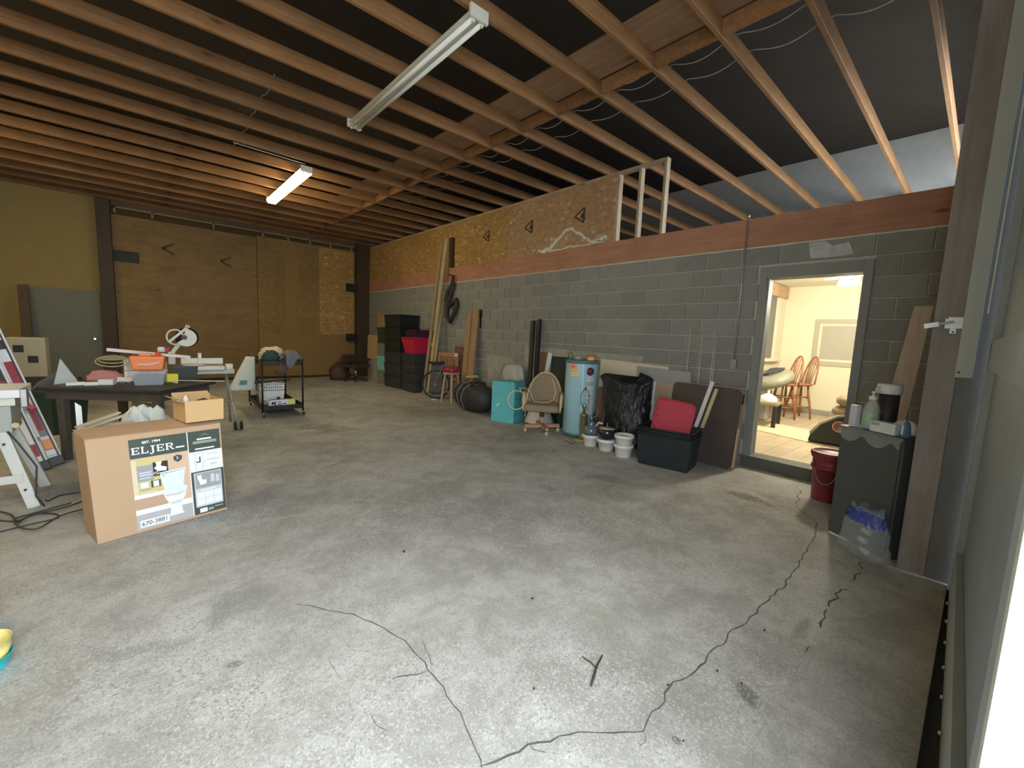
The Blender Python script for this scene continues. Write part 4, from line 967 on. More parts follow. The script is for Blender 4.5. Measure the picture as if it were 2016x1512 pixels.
# two unseen lit fixtures, added out of view at the left as fill light
for (yy0, yy1), nm in (((3.3, 5.7), 'near'), ((7.4, 9.8), 'far')):
    fixture('fluorescent_fixture', 'unseen fluorescent fixture added as fill light over the left bay, %s one' % nm, -2.35, yy0, yy1, LZ, 50)

# cables strung through the rafters
M_CABLE = pm('white_cable', (.50, .48, .44), .5)
def rafter_cable(x, y0, y1, z, seed, lab, r=.0045, amp=.07):
    pts = []; y = y0
    while y <= y1:
        ph = ((y-3.0) / .6096) % 1.0
        t_ = min(1, max(0, (ph-.03)/.86))               # rests on each joist, sags in the bay
        pts.append((x+.04*noise.noise(Vector((y*.9, seed, 0))), y, RZ+.156+z-amp*math.sin(math.pi*t_)*(1+.5*noise.noise(Vector((y*.5, seed, 5)))))); y += .03
    return tag(MB().tube(pts, r, 6).build('cable', M_CABLE), lab, 'cable')
rafter_cable(3.86, .5, YB-.4, 0, 1, 'white cable strung through the rafters nearest the sheathing boards')
rafter_cable(4.02, .5, YB-.4, 0, 7, 'white cable strung through the rafters, middle of the three')
rafter_cable(4.34, .5, YB-.4, 0, 4, 'white cable strung through the rafters nearest the block wall', amp=.06)
rafter_cable(1.25, 5.4, 8.2, 0, 12, 'short white cable sagging between rafters left of the lit fixture', r=.0045, amp=.05)
tag(MB().bar((1.15, 7.30, RZ-.006), (2.1, 7.36, RZ-.006), .012, .008).build('conduit_strip', M_CABLE), 'thin pale strip under a rafter beside the lit fixture', 'strip')

# ================================================================ UTILITY CART
CT = thing('utility_cart', 'black metal utility cart loaded with clothes and a white basket', 'cart', (1.735, 7.92, 0), R(-2))
cw, cd_, chh = .285, .62, .91
M_CART = pm('black_cart_metal', (.022, .020, .019), .45, .4, var=.3)
for sx in (-1, 1):
    for sy in (-1, 1):
        l_ = MB().cyl((sx*cw, sy*cd_, .07), (sx*cw, sy*cd_, chh), .014, n=10).build('post', M_CART, CT, world=False)
        MB().lathe([(.012, -.009), (.028, -.011), (.03, 0), (.028, .011), (.012, .009)], 16, M=TRS((sx*cw+.01, sy*cd_-.01, .03), ry=R(90))).build('caster', M_BPLA, CT, world=False)
        MB().bar((sx*cw, sy*cd_, .10), (sx*cw+.01, sy*cd_-.008, .03), .012, .02).build('caster_fork', M_STEEL, CT, world=False)
for z, t in ((.165, 'bottom_shelf'), (.86, 'top_shelf')):
    MB().box(-cw, cw, -cd_, cd_, z-.008, z).box(-cw-.006, cw+.006, -cd_-.006, -cd_, z-.05, z+.02).box(-cw-.006, cw+.006, cd_, cd_+.006, z-.05, z+.02).box(-cw-.006, -cw, -cd_, cd_, z-.05, z+.02).box(cw, cw+.006, -cd_, cd_, z-.05, z+.02).build(t, M_CART, CT, world=False)
MB().bar((-cw, -cd_, .54), (-cw, cd_, .54), .012, .02).build('side_rail', M_CART, CT, world=False)
MB().bar((-cw-.10, -cd_+.02, .545), (cw-.16, -cd_+.1, .575), .012, .02).build('side_rail', M_CART, CT, world=False)
def CW(x, y, z): return WM[CT.name] @ Vector((x, y, z))
# perforated basket
q = CW(-.09, -.18, .167)
pb = thing('plastic_basket', 'white perforated plastic basket on the lower cart shelf', 'basket', q, R(-2))
def holes_panel(w0, w1, h, mat, parent, M):
    mb = MB(); rows = [(0, .62), (.70, .76), (.84, .90), (.97, 1.0)]
    def pt(u, v): w = w0+(w1-w0)*v; return Vector(((u-.5)*w, 0, h*v))
    for a, b_ in rows: mb.add([pt(0, a), pt(1, a), pt(1, b_), pt(0, b_)], [(0, 1, 2, 3)])
    for a, b_ in ((.62, .70), (.76, .84), (.90, .97)):
        n = 11
        for k in range(n):
            u0 = k/n+.0; u1 = u0+.5/n; sh = .25/n if a > .7 else 0
            mb.add([pt(min(1, u0+sh), a), pt(min(1, u1+sh), a), pt(min(1, u1+sh), b_), pt(min(1, u0+sh), b_)], [(0, 1, 2, 3)])
    mb.xf(M); return mb.build('basket_side', mat, parent, world=False, solid=.004)
h_ = .33
for M_, a, b_ in ((TRS((0, -.11, 0), rx=R(4)), .31, .36), (TRS((0, .11, 0), rx=R(-4)), .31, .36), (TRS((-.155, 0, 0), rz=R(90)), .22, .25), (TRS((.155, 0, 0), rz=R(90)), .22, .25)):
    holes_panel(a, b_, h_, M_WPLA, pb, M_)
MB().box(-.145, .145, -.095, .095, .01, .27).build('basket_dark_fill', pm('dark_hole_fill', (.12, .12, .12), .8), pb, world=False)  # dark box added inside so the perforations look dark
MB().box(-.155, .155, -.11, .11, 0, .006).build('basket_floor', M_WPLA, pb, world=False)
MB().tube([(-.18, -.135, h_), (.18, -.135, h_), (.18, .135, h_), (-.18, .135, h_)], .007, 8, closed=True).build('rim', M_WPLA, pb, world=False)
for i, (x, y) in enumerate(((-.105, 0), (-.035, .01), (.035, -.01), (.105, 0))):
    tag(lump(q+Vector((x, y, .273)), .023, .035, .05, seed=i*3.1, amp=.3).build('basket_item', pm('item_steel', (.4, .4, .4), .4, .3) if i % 2 else M_PAPER), 'small crumpled item in the white perforated basket', 'item', 'small items in the white basket')
q = CW(.02, -.54, .167)
fb = thing('shim_box', 'flat white and yellow printed box at the front of the lower cart shelf', 'box', q, R(6))
MB().box(-.215, .06, -.035, .05, 0, .095).build('box_body', M_PAPER, fb, bevel=.003, world=False)
MB().box(.06, .165, -.037, .052, 0, .095).build('yellow_end', pm('box_yellow', (.80, .72, .18), .6), fb, bevel=.003, world=False)
MB().box(-.19, -.15, -.0365, -.035, .03, .07).box(-.145, -.125, -.0365, -.035, .015, .075).build('print_mark', K_BLK, fb, world=False)
MB().box(-.10, -.05, -.0365, -.035, .055, .068).box(-.10, -.04, -.0365, -.035, .02, .035).box(-.03, .03, -.0365, -.035, .025, .04).build('print_text', ink('blue', (.03, .04, .3)), fb, world=False)
q = CW(-.01, -.42, .167)
tag(MB().cyl(q+Vector((-.13, 0, .05)), q+Vector((.12, .02, .05)), .035, n=14).bar(q+Vector((-.02, 0, .02)), q+Vector((-.02, 0, .12)), .04, .05).cyl(q+Vector((.12, .02, .05)), q+Vector((.17, .02, .05)), .045, n=14).build('power_tool', M_BPLA), 'black power tool lying behind the flat printed box on the cart', 'tool')
q = CW(-.22, -.38, .167)
tag(lump(q, .035, .04, .05, seed=4, amp=.2).build('grey_bundle', pm('grey_plastic_wrap', (.33, .34, .34), .5)), 'grey plastic bundle at the left of the lower cart shelf', 'bundle')
# clothes on the top shelf
q = CW(-.10, -.25, .86)
tag(lump(CW(-.03, .06, .863), .19, .20, .15, seed=11, amp=.25, nu=26, nv=16).build('cream_cloth', pm('cream_cloth', (.62, .56, .42), .9, var=.2, scale=16, bump=.4)), 'cream cloth bundled on the back of the cart top', 'cloth')
tag(lump(CW(-.12, -.40, .863), .12, .125, .13, seed=21, amp=.25, nu=26, nv=16).build('green_jacket', pm('dark_green_cloth', (.025, .06, .052), .8, var=.4, scale=9, bump=.4)), 'dark green jacket heaped at the front of the cart top', 'jacket')
def jacket(u, v):
    x = .045+.22*u; z0 = .905+.13*math.sin(math.pi*min(1, .15+u*.75))+.03*noise.noise(Vector((u*4, v*4, 3)))
    y = -.55+.5*v
    if v < .25: return CW(x, -.655+.008*noise.noise(Vector((u*6, v*9, 2))), z0-(.25-v)*1.05*(.6+.4*math.sin(u*5)))
    return CW(x, -.655+(v-.25)*.5, z0)
tag(MB().grid(jacket, 20, 16).build('grey_jacket', pm('grey_violet_cloth', (.17, .165, .175), .9, var=.2, scale=14, bump=.4), solid=.012), 'grey jacket draped over the right side of the cart top', 'jacket')
def totebag(u, v):
    w = .10+.20*v; a = 2*math.pi*u
    return CW(-.325-.62*w+math.cos(a)*w*.62, -.30+math.sin(a)*(.02+.06*v)*1.2, .93-.52*v+.01*noise.noise(Vector((math.cos(a)*3, v*4, 2))))
tbg = tag(MB().grid(totebag, 24, 12, cu=True, capv=True).build('tote_bag', pm('cream_bag', (.66, .68, .60), .7, var=.1, scale=10, bump=.25)), 'cream plastic bag with green print hanging at the left of the cart', 'bag')
MB().slab([CW(-.56, -.402, .50), CW(-.46, -.402, .50), CW(-.45, -.394, .57), CW(-.54, -.394, .57)], (0, -1, 0), .004).build('green_print', ink('bag_green', None), tbg)
q = CW(-.01, -.66, .80)
pt_ = thing('rubber_hose', 'dark hose loop hanging from the front of the cart top', 'hose', q)
MB().tube([q+Vector((-.03+.07*math.cos(R(200+k*16)), -.02, -.04+.075*math.sin(R(200+k*16)))) for k in range(18)], .022, 10).build('hose_loop', pm('dark_rubber', (.05, .048, .045), .5), pt_)
mb = MB()
for s in (0, 1): mb.tube([CW(-.33, -.50+.025*s, .60-.03*k)+Vector((.018*math.sin(k*1.1+s*3.14), 0, 0)) for k in range(13)], .006, 6)
tag(mb.build('twisted_cord', M_CORD), 'twisted black cord hanging on the left side of the cart', 'cord')

# ================================================================ FAR RIGHT CORNER
oc_ = thing('desk_chair', 'dark upholstered swivel chair in the far corner', 'chair', (4.50, 11.45, 0), R(20))
M_DKUP = pm('dark_maroon_upholstery', (.06, .035, .032), .55, var=.3)
MB().box(-.27, .27, -.27, .27, .38, .48).build('seat', M_DKUP, oc_, bevel=.04, seg=3, world=False)
MB().box(-.24, .24, .2, .30, .48, .72).build('backrest', M_DKUP, oc_, bevel=.03, seg=3, world=False)
for s in (-1, 1): MB().box(s*.30-.03, s*.30+.03, -.2, .22, .58, .63).box(s*.30-.015, s*.30+.015, -.02, .02, .40, .58).build('armrest', M_DKUP, oc_, bevel=.01, world=False)
MB().cyl((0, 0, .1), (0, 0, .38), .022, n=12).build('gas_column', pm('bright_metal', None), oc_, world=False)
for k in range(5):
    a = R(72*k+10); l_ = MB().bar((0, 0, .11), (.29*math.cos(a), .29*math.sin(a), .06), .04, .03).build('base_leg', M_BPLA, oc_, world=False)
    MB().lathe([(.0, -.015), (.028, -.015), (.028, .015), (0, .015)], 12, M=TRS((.29*math.cos(a), .29*math.sin(a), .03), rx=R(90), rz=a), cap0=False, cap1=False).build('caster', M_BPLA, oc_, world=False)
bs = thing('dark_bag', 'dark brown bag slumped beside the far swivel chair', 'bag', (4.25, 11.95, 0))
lump((4.25, 11.95, 0), .28, .22, .36, seed=31, amp=.25).build('bag_body', pm('dark_brown_cloth', (.075, .04, .028), .7, var=.3), bs)
tall = thing('tall_carton', 'tan carton standing between the far chair and the tote stacks', 'carton', (5.12, 11.35, 0), R(3))
MB().box(-.2, .2, -.28, .28, 0, .62).build('carton_body', pm('pale_carton', (.32, .29, .22), .85, var=.1), tall, bevel=.006, world=False)
top = thing('tan_carton', 'bulging tan carton resting on the carton behind the far chair', 'carton', (5.12, 11.35, .62), R(6))
MB().tbox(.21, .29, .2, .27, 0, .66).build('carton_body', pm('tan_carton', (.40, .29, .13), .85, var=.12), top, bevel=.02, world=False)
MB().box(-.2, .2, -.03, .03, .66, .662).build('packing_tape', M_TAPE, top, world=False)

# ---- tote stacks
def tote(name, lab, cx, cy, z, w, d, h, mat, group=None, rz=0, lid=None, rim=True, taper=.86):
    t = thing(name, lab, 'tote', (cx, cy, z), rz, group)
    MB().tbox(w/2*taper, d/2*taper, w/2*.97, d/2*.97, 0, h*.93, open_top=lid is None and rim != 'box').build('tote_body', mat, t, bevel=.018 if lid is not None else 0, seg=3, world=False)
    if rim: MB().box(-w/2, w/2, -d/2, d/2, h*.87, h*.93).build('rim', mat, t, bevel=.008, world=False) if lid is not None else MB().tube([(-w/2, -d/2, h*.93), (w/2, -d/2, h*.93), (w/2, d/2, h*.93), (-w/2, d/2, h*.93)], .011, 8, closed=True).build('rim', mat, t, world=False)
    if lid is not None:
        MB().box(-w/2-.004, w/2+.004, -d/2-.004, d/2+.004, h*.93, h).build('lid', lid, t, bevel=.012, world=False)
    return t
M_CLR = pm('cloudy_plastic', (.22, .215, .185), .3, var=.15, scale=10)
M_TEAL = pm('mint_plastic', (.22, .62, .57), .35, var=.05)
M_DGRN = pm('bottle_green_plastic', (.018, .05, .022), .4, var=.2)
M_DTOT = pm('charcoal_plastic', (.038, .040, .042), .5, var=.25, scale=6)
M_DTOT2 = pm('blue_black_plastic', (.012, .018, .020), .4, var=.3, scale=6)
M_CRIM = pm('crimson_plastic', (.55, .015, .06), .35, var=.1)
M_PURP = pm('plum_plastic', (.05, .012, .045), .35, var=.2)
sx_, sy_ = 5.09, 10.72
zz = 0
for nm, lab, h, mt, ld in (('storage_tote', 'cloudy plastic tote at the bottom of the narrow far stack', .36, M_CLR, M_CLR), ('storage_tote', 'mint green tote in the narrow far stack', .38, M_TEAL, M_TEAL), ('storage_tote', 'cloudy plastic tote above the mint green tote', .34, M_CLR, M_CLR), ('storage_tote', 'bottle green tote below the cardboard box of the far stack', .42, M_DGRN, M_DGRN)):
    tote(nm, lab, sx_, sy_, zz, .40, .52, h, mt, None, R(2), ld, taper=.92); zz += h
cbx = thing('small_carton', 'brown cardboard box with a white label on the narrow far stack', 'box', (sx_, sy_, zz), R(2))
MB().box(-.2, .2, -.24, .24, 0, .33).build('box_body', pm('dark_cardboard', (.30, .19, .085), .85), cbx, bevel=.006, world=False)
MB().box(-.08, .03, -.244, -.24, .13, .27).build('label', M_PAPER, cbx, world=False); MB().box(-.03, .01, -.2455, -.244, .17, .22).build('label_mark', K_BLK, cbx, world=False)
zz = 0
for i, h in enumerate((.30, .30, .30, .30, .31, .31)):
    tote('storage_tote', ['charcoal tote at the bottom of the middle stack', 'second charcoal tote up in the middle stack', 'third charcoal tote up in the middle stack', 'blue-black tote fourth up in the middle stack', 'blue-black tote fifth up in the middle stack', 'blue-black tote on top of the middle stack'][i], 5.06, 9.90, zz, .56, .84, h, M_DTOT if i < 3 else M_DTOT2, None, R(1), M_DTOT if i < 3 else M_DTOT2, taper=.93); zz += h
zz = 0
for i, h in enumerate((.24, .23, .22, .22)):
    tote('storage_tote', ['charcoal tote at the bottom of the stack under the red bin', 'second charcoal tote up under the red bin', 'third charcoal tote up under the red bin', 'charcoal tote directly under the red bin'][i], 5.05, 9.02, zz, .56, .62, h, M_DTOT, None, R(-2), M_DTOT, taper=.94); zz += h
tr = tote('storage_tote', 'crimson open bin with a white tag beside the leaning lumber', 5.03, 8.98, zz, .60, .68, .40, M_CRIM, None, R(-2), None, taper=.74)
MB().box(.12, .22, -.325, -.315, .20, .26).build('tag', M_PAPER, tr, world=False)
tote('storage_tote', 'plum purple bin nested in the crimson bin', 5.06, 8.94, zz+.12, .55, .60, .46, M_PURP, None, R(-2), None, taper=.74)

# ================================================================ LUMBER, STOOL, CHAIRS ALONG THE WALL
M_LUM = wood('pine_lumber', (.47, .37, .17), (.62, .52, .28), axis=2, rnd=.06)
def lean(name, lab, b0, t0, w, th, mat, cat='board', group=None, bev=.003):
    return tag(MB().bar(b0, t0, w, th, (1, 0, .0)).build(name, mat, bevel=bev), lab, cat, group)
def wl(px, py, x): return PX(px, py, x)
lean('lumber', 'long weathered pine board leaning on the wall, left of the pair', (4.98, 8.62, .0), (5.27, 8.44, 3.40), .09, .038, wood('weathered_pine', (.33, .25, .14), (.45, .36, .22), axis=2))
lean('lumber', 'long pale pine two-by-four leaning on the wall, right of the pair', (4.96, 8.40, .0), (5.30, 8.28, 3.52), .09, .038, M_LUM)
lean('lumber', 'thin pale pine strip leaning against the long two-by-fours', (4.93, 8.22, .0), (5.29, 8.34, 2.36), .04, .03, M_LUM)
# old coiled inner tube hung on the wall, dark bracket above
ht = thing('inner_tube', 'dark rubber inner tube hanging twisted on the block wall', 'inner tube', (5.32, 8.14, 1.6))
pts = [PX(x, y, 5.30) for x, y in ((893, 542), (890, 560), (882, 575), (878, 592), (885, 602), (899, 590), (900, 600), (894, 618), (886, 634), (879, 622), (880, 600), (888, 580), (894, 556))]
MB().tube(pts, [.03, .04, .05, .045, .05, .05, .05, .05, .045, .05, .05, .045, .03], 10).build('tube_loop', pm('old_rubber', (.035, .028, .025), .6, var=.3), ht)
MB().cyl((5.37, 8.14, 2.70), (5.28, 8.14, 2.72), .012, n=8).build('hook', M_BLACK, ht)
tag(MB().box(5.33, 5.385, 8.08, 8.20, 2.88, 3.52).build('wall_bracket', pm('dark_bracket', (.04, .022, .012), .7)), 'dark wooden bracket block on the strand board above the inner tube', 'bracket')
# folded jogging stroller: wheel and sling
sl = thing('jogging_stroller', 'folded jogging stroller with a grey sling and a large wheel', 'stroller', (4.80, 7.80, 0))
wc = PX(862, 757, 4.92); wr = .29; nx_ = Vector((-.72, -.69, 0)).normalized(); tx_ = Vector((.69, -.72, 0)).normalized()
wc = Vector((4.80, 7.80, wr+.026))
wc_ = wc; ring = lambda r_, k: wc+tx_*math.cos(2*math.pi*k/32)*r_+Vector((0, 0, 1))*math.sin(2*math.pi*k/32)*r_
MB().tube([ring(wr, k) for k in range(32)], .024, 8, closed=True).build('tire', M_BPLA, sl)
MB().tube([ring(wr-.03, k) for k in range(32)], .010, 6, closed=True).build('rim', M_STEEL, sl)
mb = MB()
for k in range(12):
    a = 2*math.pi*k/12; mb.cyl(wc, wc+(tx_*math.cos(a)+Vector((0, 0, 1))*math.sin(a))*(wr-.03), .002, n=5)
mb.build('spokes', M_STEEL, sl); MB().cyl(wc-nx_*.03, wc+nx_*.03, .025, n=12).build('hub', M_STEEL, sl)
def sling(u, v):
    b0 = wc+tx_*(.2*(u-.45)*(1.6-.35*v))+nx_*(-.03); return Vector((b0.x, b0.y, .10+.66*v))+nx_*(.03*math.sin(math.pi*v)+.02*noise.noise(Vector((u*5, v*5, 2))))
MB().grid(sling, 10, 12).build('sling', pm('grey_mesh_fabric', (.085, .088, .078), .8, var=.2, scale=30), sl, solid=.006)
MB().cyl(wc-tx_*.17+Vector((0, 0, .46)), wc+tx_*.17+Vector((0, 0, .47)), .025, n=12).build('handle', M_BPLA, sl)
MB().cyl(wc+nx_*.03, wc+tx_*.16+Vector((0, 0, .42))+nx_*.03, .010, n=8).cyl(wc-nx_*.03, wc+tx_*.16+Vector((0, 0, .42))-nx_*.03, .010, n=8).build('fork', pm('rust_frame', (.28, .16, .12), .6), sl)
tag(MB().cyl(wc+Vector((-.16, -.10, -.30)), wc+Vector((-.10, -.20, -.30)), .014, n=10).build('white_scrap', M_PAPER), 'small white roll on the floor before the stroller wheel', 'scrap')
# bar stool
bs_ = thing('bar_stool', 'wooden stool with a round red vinyl seat among the stored chairs', 'stool', (4.84, 7.27, 0), R(15))
M_STW = wood('pale_stool_wood', (.44, .30, .20), (.58, .42, .30), axis=2, rnd=.05, knots=False)
MB().lathe([(.14, .63), (.175, .635), (.188, .66), (.188, .70), (.17, .73), (.08, .742), (0, .744)], 30, cap1=False).build('seat', pm('red_vinyl', (.30, .03, .045), .35, var=.12, scale=14), bs_, world=False)
for k in range(4):
    a = R(45+90*k); MB().bar((.20*math.cos(a), .20*math.sin(a), 0), (.12*math.cos(a), .12*math.sin(a), .63), .034, .034, (math.cos(a), math.sin(a), 0)).build('leg', M_STW, bs_, bevel=.003, world=False)
MB().box(-.12, .12, -.12, .12, .585, .63).build('seat_frame', M_STW, bs_, bevel=.004, world=False)
for k in range(4):
    a = R(45+90*k); b_ = R(135+90*k); r_ = .176; z = .2+.03*(k % 2)
    MB().cyl((r_*math.cos(a), r_*math.sin(a), z), (r_*math.cos(b_), r_*math.sin(b_), z), .009, n=8).build('stretcher', M_STEEL if k % 2 else M_STW, bs_, world=False)
# mission style slat chair behind the stool
M_OAK = wood('honey_oak', (.36, .155, .05), (.48, .225, .085), axis=2, rnd=.03, knots=False)
mc = thing('slat_back_chair', 'honey oak slatted chair back with a pink tag', 'chair', (5.06, 7.75, 0), R(-44))
for s in (-1, 1): MB().bar((s*.20, 0, 0), (s*.20, .05, .98), .045, .04, (0, 1, 0)).build('back_post', M_OAK, mc, bevel=.004, world=False)
MB().box(-.21, .21, .03, .065, .90, 1.0).build('crest_rail', M_OAK, mc, bevel=.008, world=False)
MB().box(-.19, .19, .03, .055, .86, .885).build('rail', M_OAK, mc, world=False)
MB().box(-.19, .19, .02, .045, .56, .60).build('rail', M_OAK, mc, world=False)
for k in range(7): MB().box(-.156+k*.052-.011, -.156+k*.052+.011, .03, .045, .60, .865).build('slat', M_OAK, mc, world=False)
MB().box(.13, .21, .022, .026, .92, .995).build('tag', pm('pink_tag', (.85, .48, .46), .8), mc, world=False)
MB().box(-.21, .21, -.05, .02, .40, .46).build('seat_rail', M_OAK, mc, bevel=.008, world=False)
# folded slatted chair behind
fc_ = thing('folding_chair', 'folded wooden garden chair with horizontal slats against the wall', 'chair', (5.302, 7.70, 0), R(-90))
M_RBW = wood('red_brown_slat', (.20, .085, .05), (.30, .14, .085), axis=0, rnd=.05, knots=False)
for s in (-1, 1): MB().bar((s*.21, 0, 0), (s*.21, .03, 1.16), .03, .03, (0, 1, 0)).build('frame_post', M_STW, fc_, bevel=.003, world=False)
for k in range(10): MB().box(-.2, .2, .004+.002*k, .018+.002*k, .42+k*.075, .47+k*.075).build('slat', M_RBW, fc_, bevel=.003, world=False)
# planks with a bracket
M_PLK = wood('brown_plank', (.34, .205, .105), (.46, .30, .17), axis=2, rnd=.06)
lean('plank', 'brown plank leaning on the block wall, left of the two', (5.13, 7.28, 0), (5.31, 7.33, 1.90), .15, .03, M_PLK)
lean('plank', 'brown plank leaning on the block wall, right of the two', (5.13, 7.06, 0), (5.315, 7.12, 1.90), .19, .035, M_PLK)
tag(MB().box(5.345, 5.37, 6.98, 7.06, 1.78, 1.93).box(5.355, 5.37, 7.0, 7.04, 1.55, 1.78).build('angle_bracket', M_BLACK), 'black metal bracket behind the top of the brown planks', 'bracket')

# ---- black duffel, rope, wrapped bundle, turquoise crate
def duffel(u, v):
    A_ = Vector((4.88, 7.0, .25)); B_ = Vector((4.55, 5.66, .28)); a = 2*math.pi*u
    c = A_.lerp(B_, v); ax = (B_-A_).normalized(); sd = Vector((-ax.y, ax.x, 0))
    e = (1-abs(2*v-1)**3.2)**.5 if 0 < v < 1 else .02
    r_ = .28*e*(.88+.12*v)
    k = 1+.10*noise.noise(Vector((math.cos(a)*2, math.sin(a)*2, v*5)))+.05*noise.noise(Vector((math.cos(a)*6, math.sin(a)*6, v*14)))
    p_ = c+sd*math.cos(a)*r_*k*1.05+Vector((0, 0, 1))*math.sin(a)*r_*k
    p_.z = max(.004, p_.z); return p_
df = thing('duffel_bag', 'big black bulging bag tied with grey straps beside the turquoise crate', 'bag', (4.75, 6.3, 0))
MB().grid(duffel, 40, 32, cu=True, capv=True).build('bag_body', pm('black_canvas', (.033, .034, .035), .65, var=.25, scale=9, bump=.5, bscale=12), df)
M_STRAP = pm('grey_strap', (.20, .20, .215), .7)
for v in (.36, .55):
    MB().tube([duffel(.02+.62*k/30, v+.06*math.sin(k/30*3.14))+Vector((0, 0, .004))+(duffel(.02+.62*k/30, v)-Vector((4.88, 7.0, .25)).lerp(Vector((4.55, 5.66, .28)), v)).normalized()*.006 for k in range(31)], .011, 6).build('strap', M_STRAP, df)
lump((4.66, 6.10, .50), .17, .11, .055, seed=14, amp=.3).build('knotted_top', pm('black_film', (.03, .03, .035), .3, var=.4, bump=.6, bscale=14), df)
mb = MB(); q = Vector((4.83, 6.55, .585))
mb.tube([q+Vector((.16*math.cos(k*.7)*(1-k/60), .05*math.sin(k*1.3), .02*math.sin(k*2.1)+.02)) for k in range(42)], .011, 6)
tag(mb.build('yellow_rope', pm('yellow_rope', (.68, .58, .16), .8, var=.15)), 'tangle of yellow rope lying on the black bag', 'rope')
def wrap(u, v):
    a = 2*math.pi*u; k = 1+.16*noise.noise(Vector((math.cos(a)*13, math.sin(a)*13, v*4)))+.12*noise.noise(Vector((math.cos(a)*3, math.sin(a)*3, v*8)))+.08*noise.noise(Vector((math.cos(a)*9, math.sin(a)*9, v*5)))
    pr = (min(1, v/.08)**.5)*(1-.35*v**3) if v < 1 else .5
    return Vector((5.20+.115*math.cos(a)*k*pr, 5.78+.34*math.sin(a)*k*pr, .90*v))
def crumple(name, col, rough, lo=0):
    if name in MATS: return MATS[name]
    m, nt, b = base(name, rough); v = coords(nt, (9, 9, 3.5)); vo = nt.a('ShaderNodeTexVoronoi'); vo.feature = 'F1'; vo.inputs['Scale'].default_value = 1.6; nt.k(v, vo.inputs['Vector'])
    n = nz(nt, coords(nt, (14, 14, 6)), 1.5, 5, .6, 1.2)
    b.inputs['Base Color'].default_value = _rgb(col); bp = nt.a('ShaderNodeMath', operation='ADD'); nt.k(vo.outputs['Distance'], bp.inputs[0]); nt.k(n, bp.inputs[1]); bumpn(nt, bp.outputs[0], .6, b, .03)
    MATS[name] = m; return m
tag(MB().grid(wrap, 110, 26, cu=True, capv=True).build('wrapped_bundle', crumple('silver_wrap', (.50, .49, .43), .22)), 'bundle wrapped in crinkled clear plastic behind the turquoise crate', 'bundle')
cr_a = Vector((4.40, 5.37, 0)); cr_b = Vector((4.54, 5.00, 0)); cr_c = Vector((4.89, 5.13, 0))
ct = thing('turquoise_crate', 'weathered turquoise wooden crate standing on end', 'crate', (4.47, 5.185, 0), math.atan2(-.37, .14))
M_TQ = pm('turquoise_paint', (.10, .49, .55), .6, var=.3, scale=6, bump=.12, rnd=.05, col2=(.10, .36, .38)); w_ = .396; d_ = .36; h_ = .66
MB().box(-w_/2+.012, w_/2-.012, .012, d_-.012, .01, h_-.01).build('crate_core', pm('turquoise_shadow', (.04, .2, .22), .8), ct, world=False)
MB().box(-w_/2, w_/2, -.006, .014, 0, h_).build('end_panel', M_TQ, ct, bevel=.004, world=False)
MB().box(-w_/2, w_/2, d_-.014, d_+.006, 0, h_).build('end_panel', M_TQ, ct, bevel=.004, world=False)
for k in range(5):
    z0 = .005+k*.132
    for s in (-1, 1): MB().box(min(s*w_/2, s*(w_/2+.014)), max(s*w_/2, s*(w_/2+.014)), -.004, d_+.004, z0, z0+.124).build('slat', M_TQ, ct, bevel=.003, world=False)
for k in range(3): MB().box(-w_/2, w_/2, .002+k*.12, .116+k*.12, h_, h_+.012).build('slat', M_TQ, ct, bevel=.003, world=False)
MB().prism([(-.13, .25), (-.09, .27), (-.055, .30), (-.07, .315), (-.10, .295), (-.12, .265)], -.0075, -.006, M=Matrix(((1, 0, 0, 0), (0, 0, 1, 0), (0, 1, 0, 0), (0, 0, 0, 1)))).build('paint_chip', M_PAPER, ct, world=False)

# ---- black rails, framed panel, dark panel
lean('black_rail', 'black metal rail leaning on the wall with a hooked end, left of the two', (4.99, 5.11, 0), (5.31, 5.42, 1.70), .075, .05, M_BLKPAINT, 'rail')
lean('black_rail', 'black metal rail leaning on the wall, right of the two', (4.99, 4.98, 0), (5.31, 5.27, 1.72), .085, .045, pm('black_rail_paint', (.018, .018, .024), .4, .3), 'rail')
fp = thing('framed_panel', 'brown panel with white edging leaning behind the swivel chair', 'panel', (5.2, 4.95, 0))
def wallpanel(px, x0, x1, th, mat, name, parent=None, lab=None, cat='panel', bev=.002):
    """panel outline in photo pixels, on a plane that leans from x0 at the floor to x1 at the top"""
    P = []; k = .13                     # every sheet leans at the same slope, x0 at the floor
    for a, b_ in px:
        d = ray(a, b_); 
        t = (x0+k*CAM.z)/(d.x-k*d.z); P.append(CAM+d*t)
    P = [Vector((p_.x, p_.y, max(.002, p_.z))) for p_ in P]
    nrm = Vector((1, 0, -k)); o = MB().slab(P, nrm, th).build(name, mat, parent, bevel=bev)
    if lab: tag(o, lab, cat)
    return o
wallpanel([(1062, 692), (1079, 694), (1054, 840), (1036, 838)], 5.165, 5.30, .02, wood('panel_brown', (.24, .125, .075), (.33, .19, .12), axis=2, knots=False), 'panel_face', fp)
wallpanel([(1079, 694), (1086, 695), (1061, 842), (1054, 840)], 5.16, 5.29, .03, M_WPLA, 'panel_edge', fp)
wallpanel([(1057, 690), (1062, 692), (1036, 838), (1031, 836)], 5.16, 5.29, .03, M_WPLA, 'panel_edge', fp)
wallpanel([(1086, 701), (1122, 704), (1122, 850), (1080, 850)], 5.208, 5.33, .010, pm('chalkboard_green', (.018, .030, .025), .6, var=.2), 'dark_board', None, 'dark green-black board leaning behind the swivel chair')
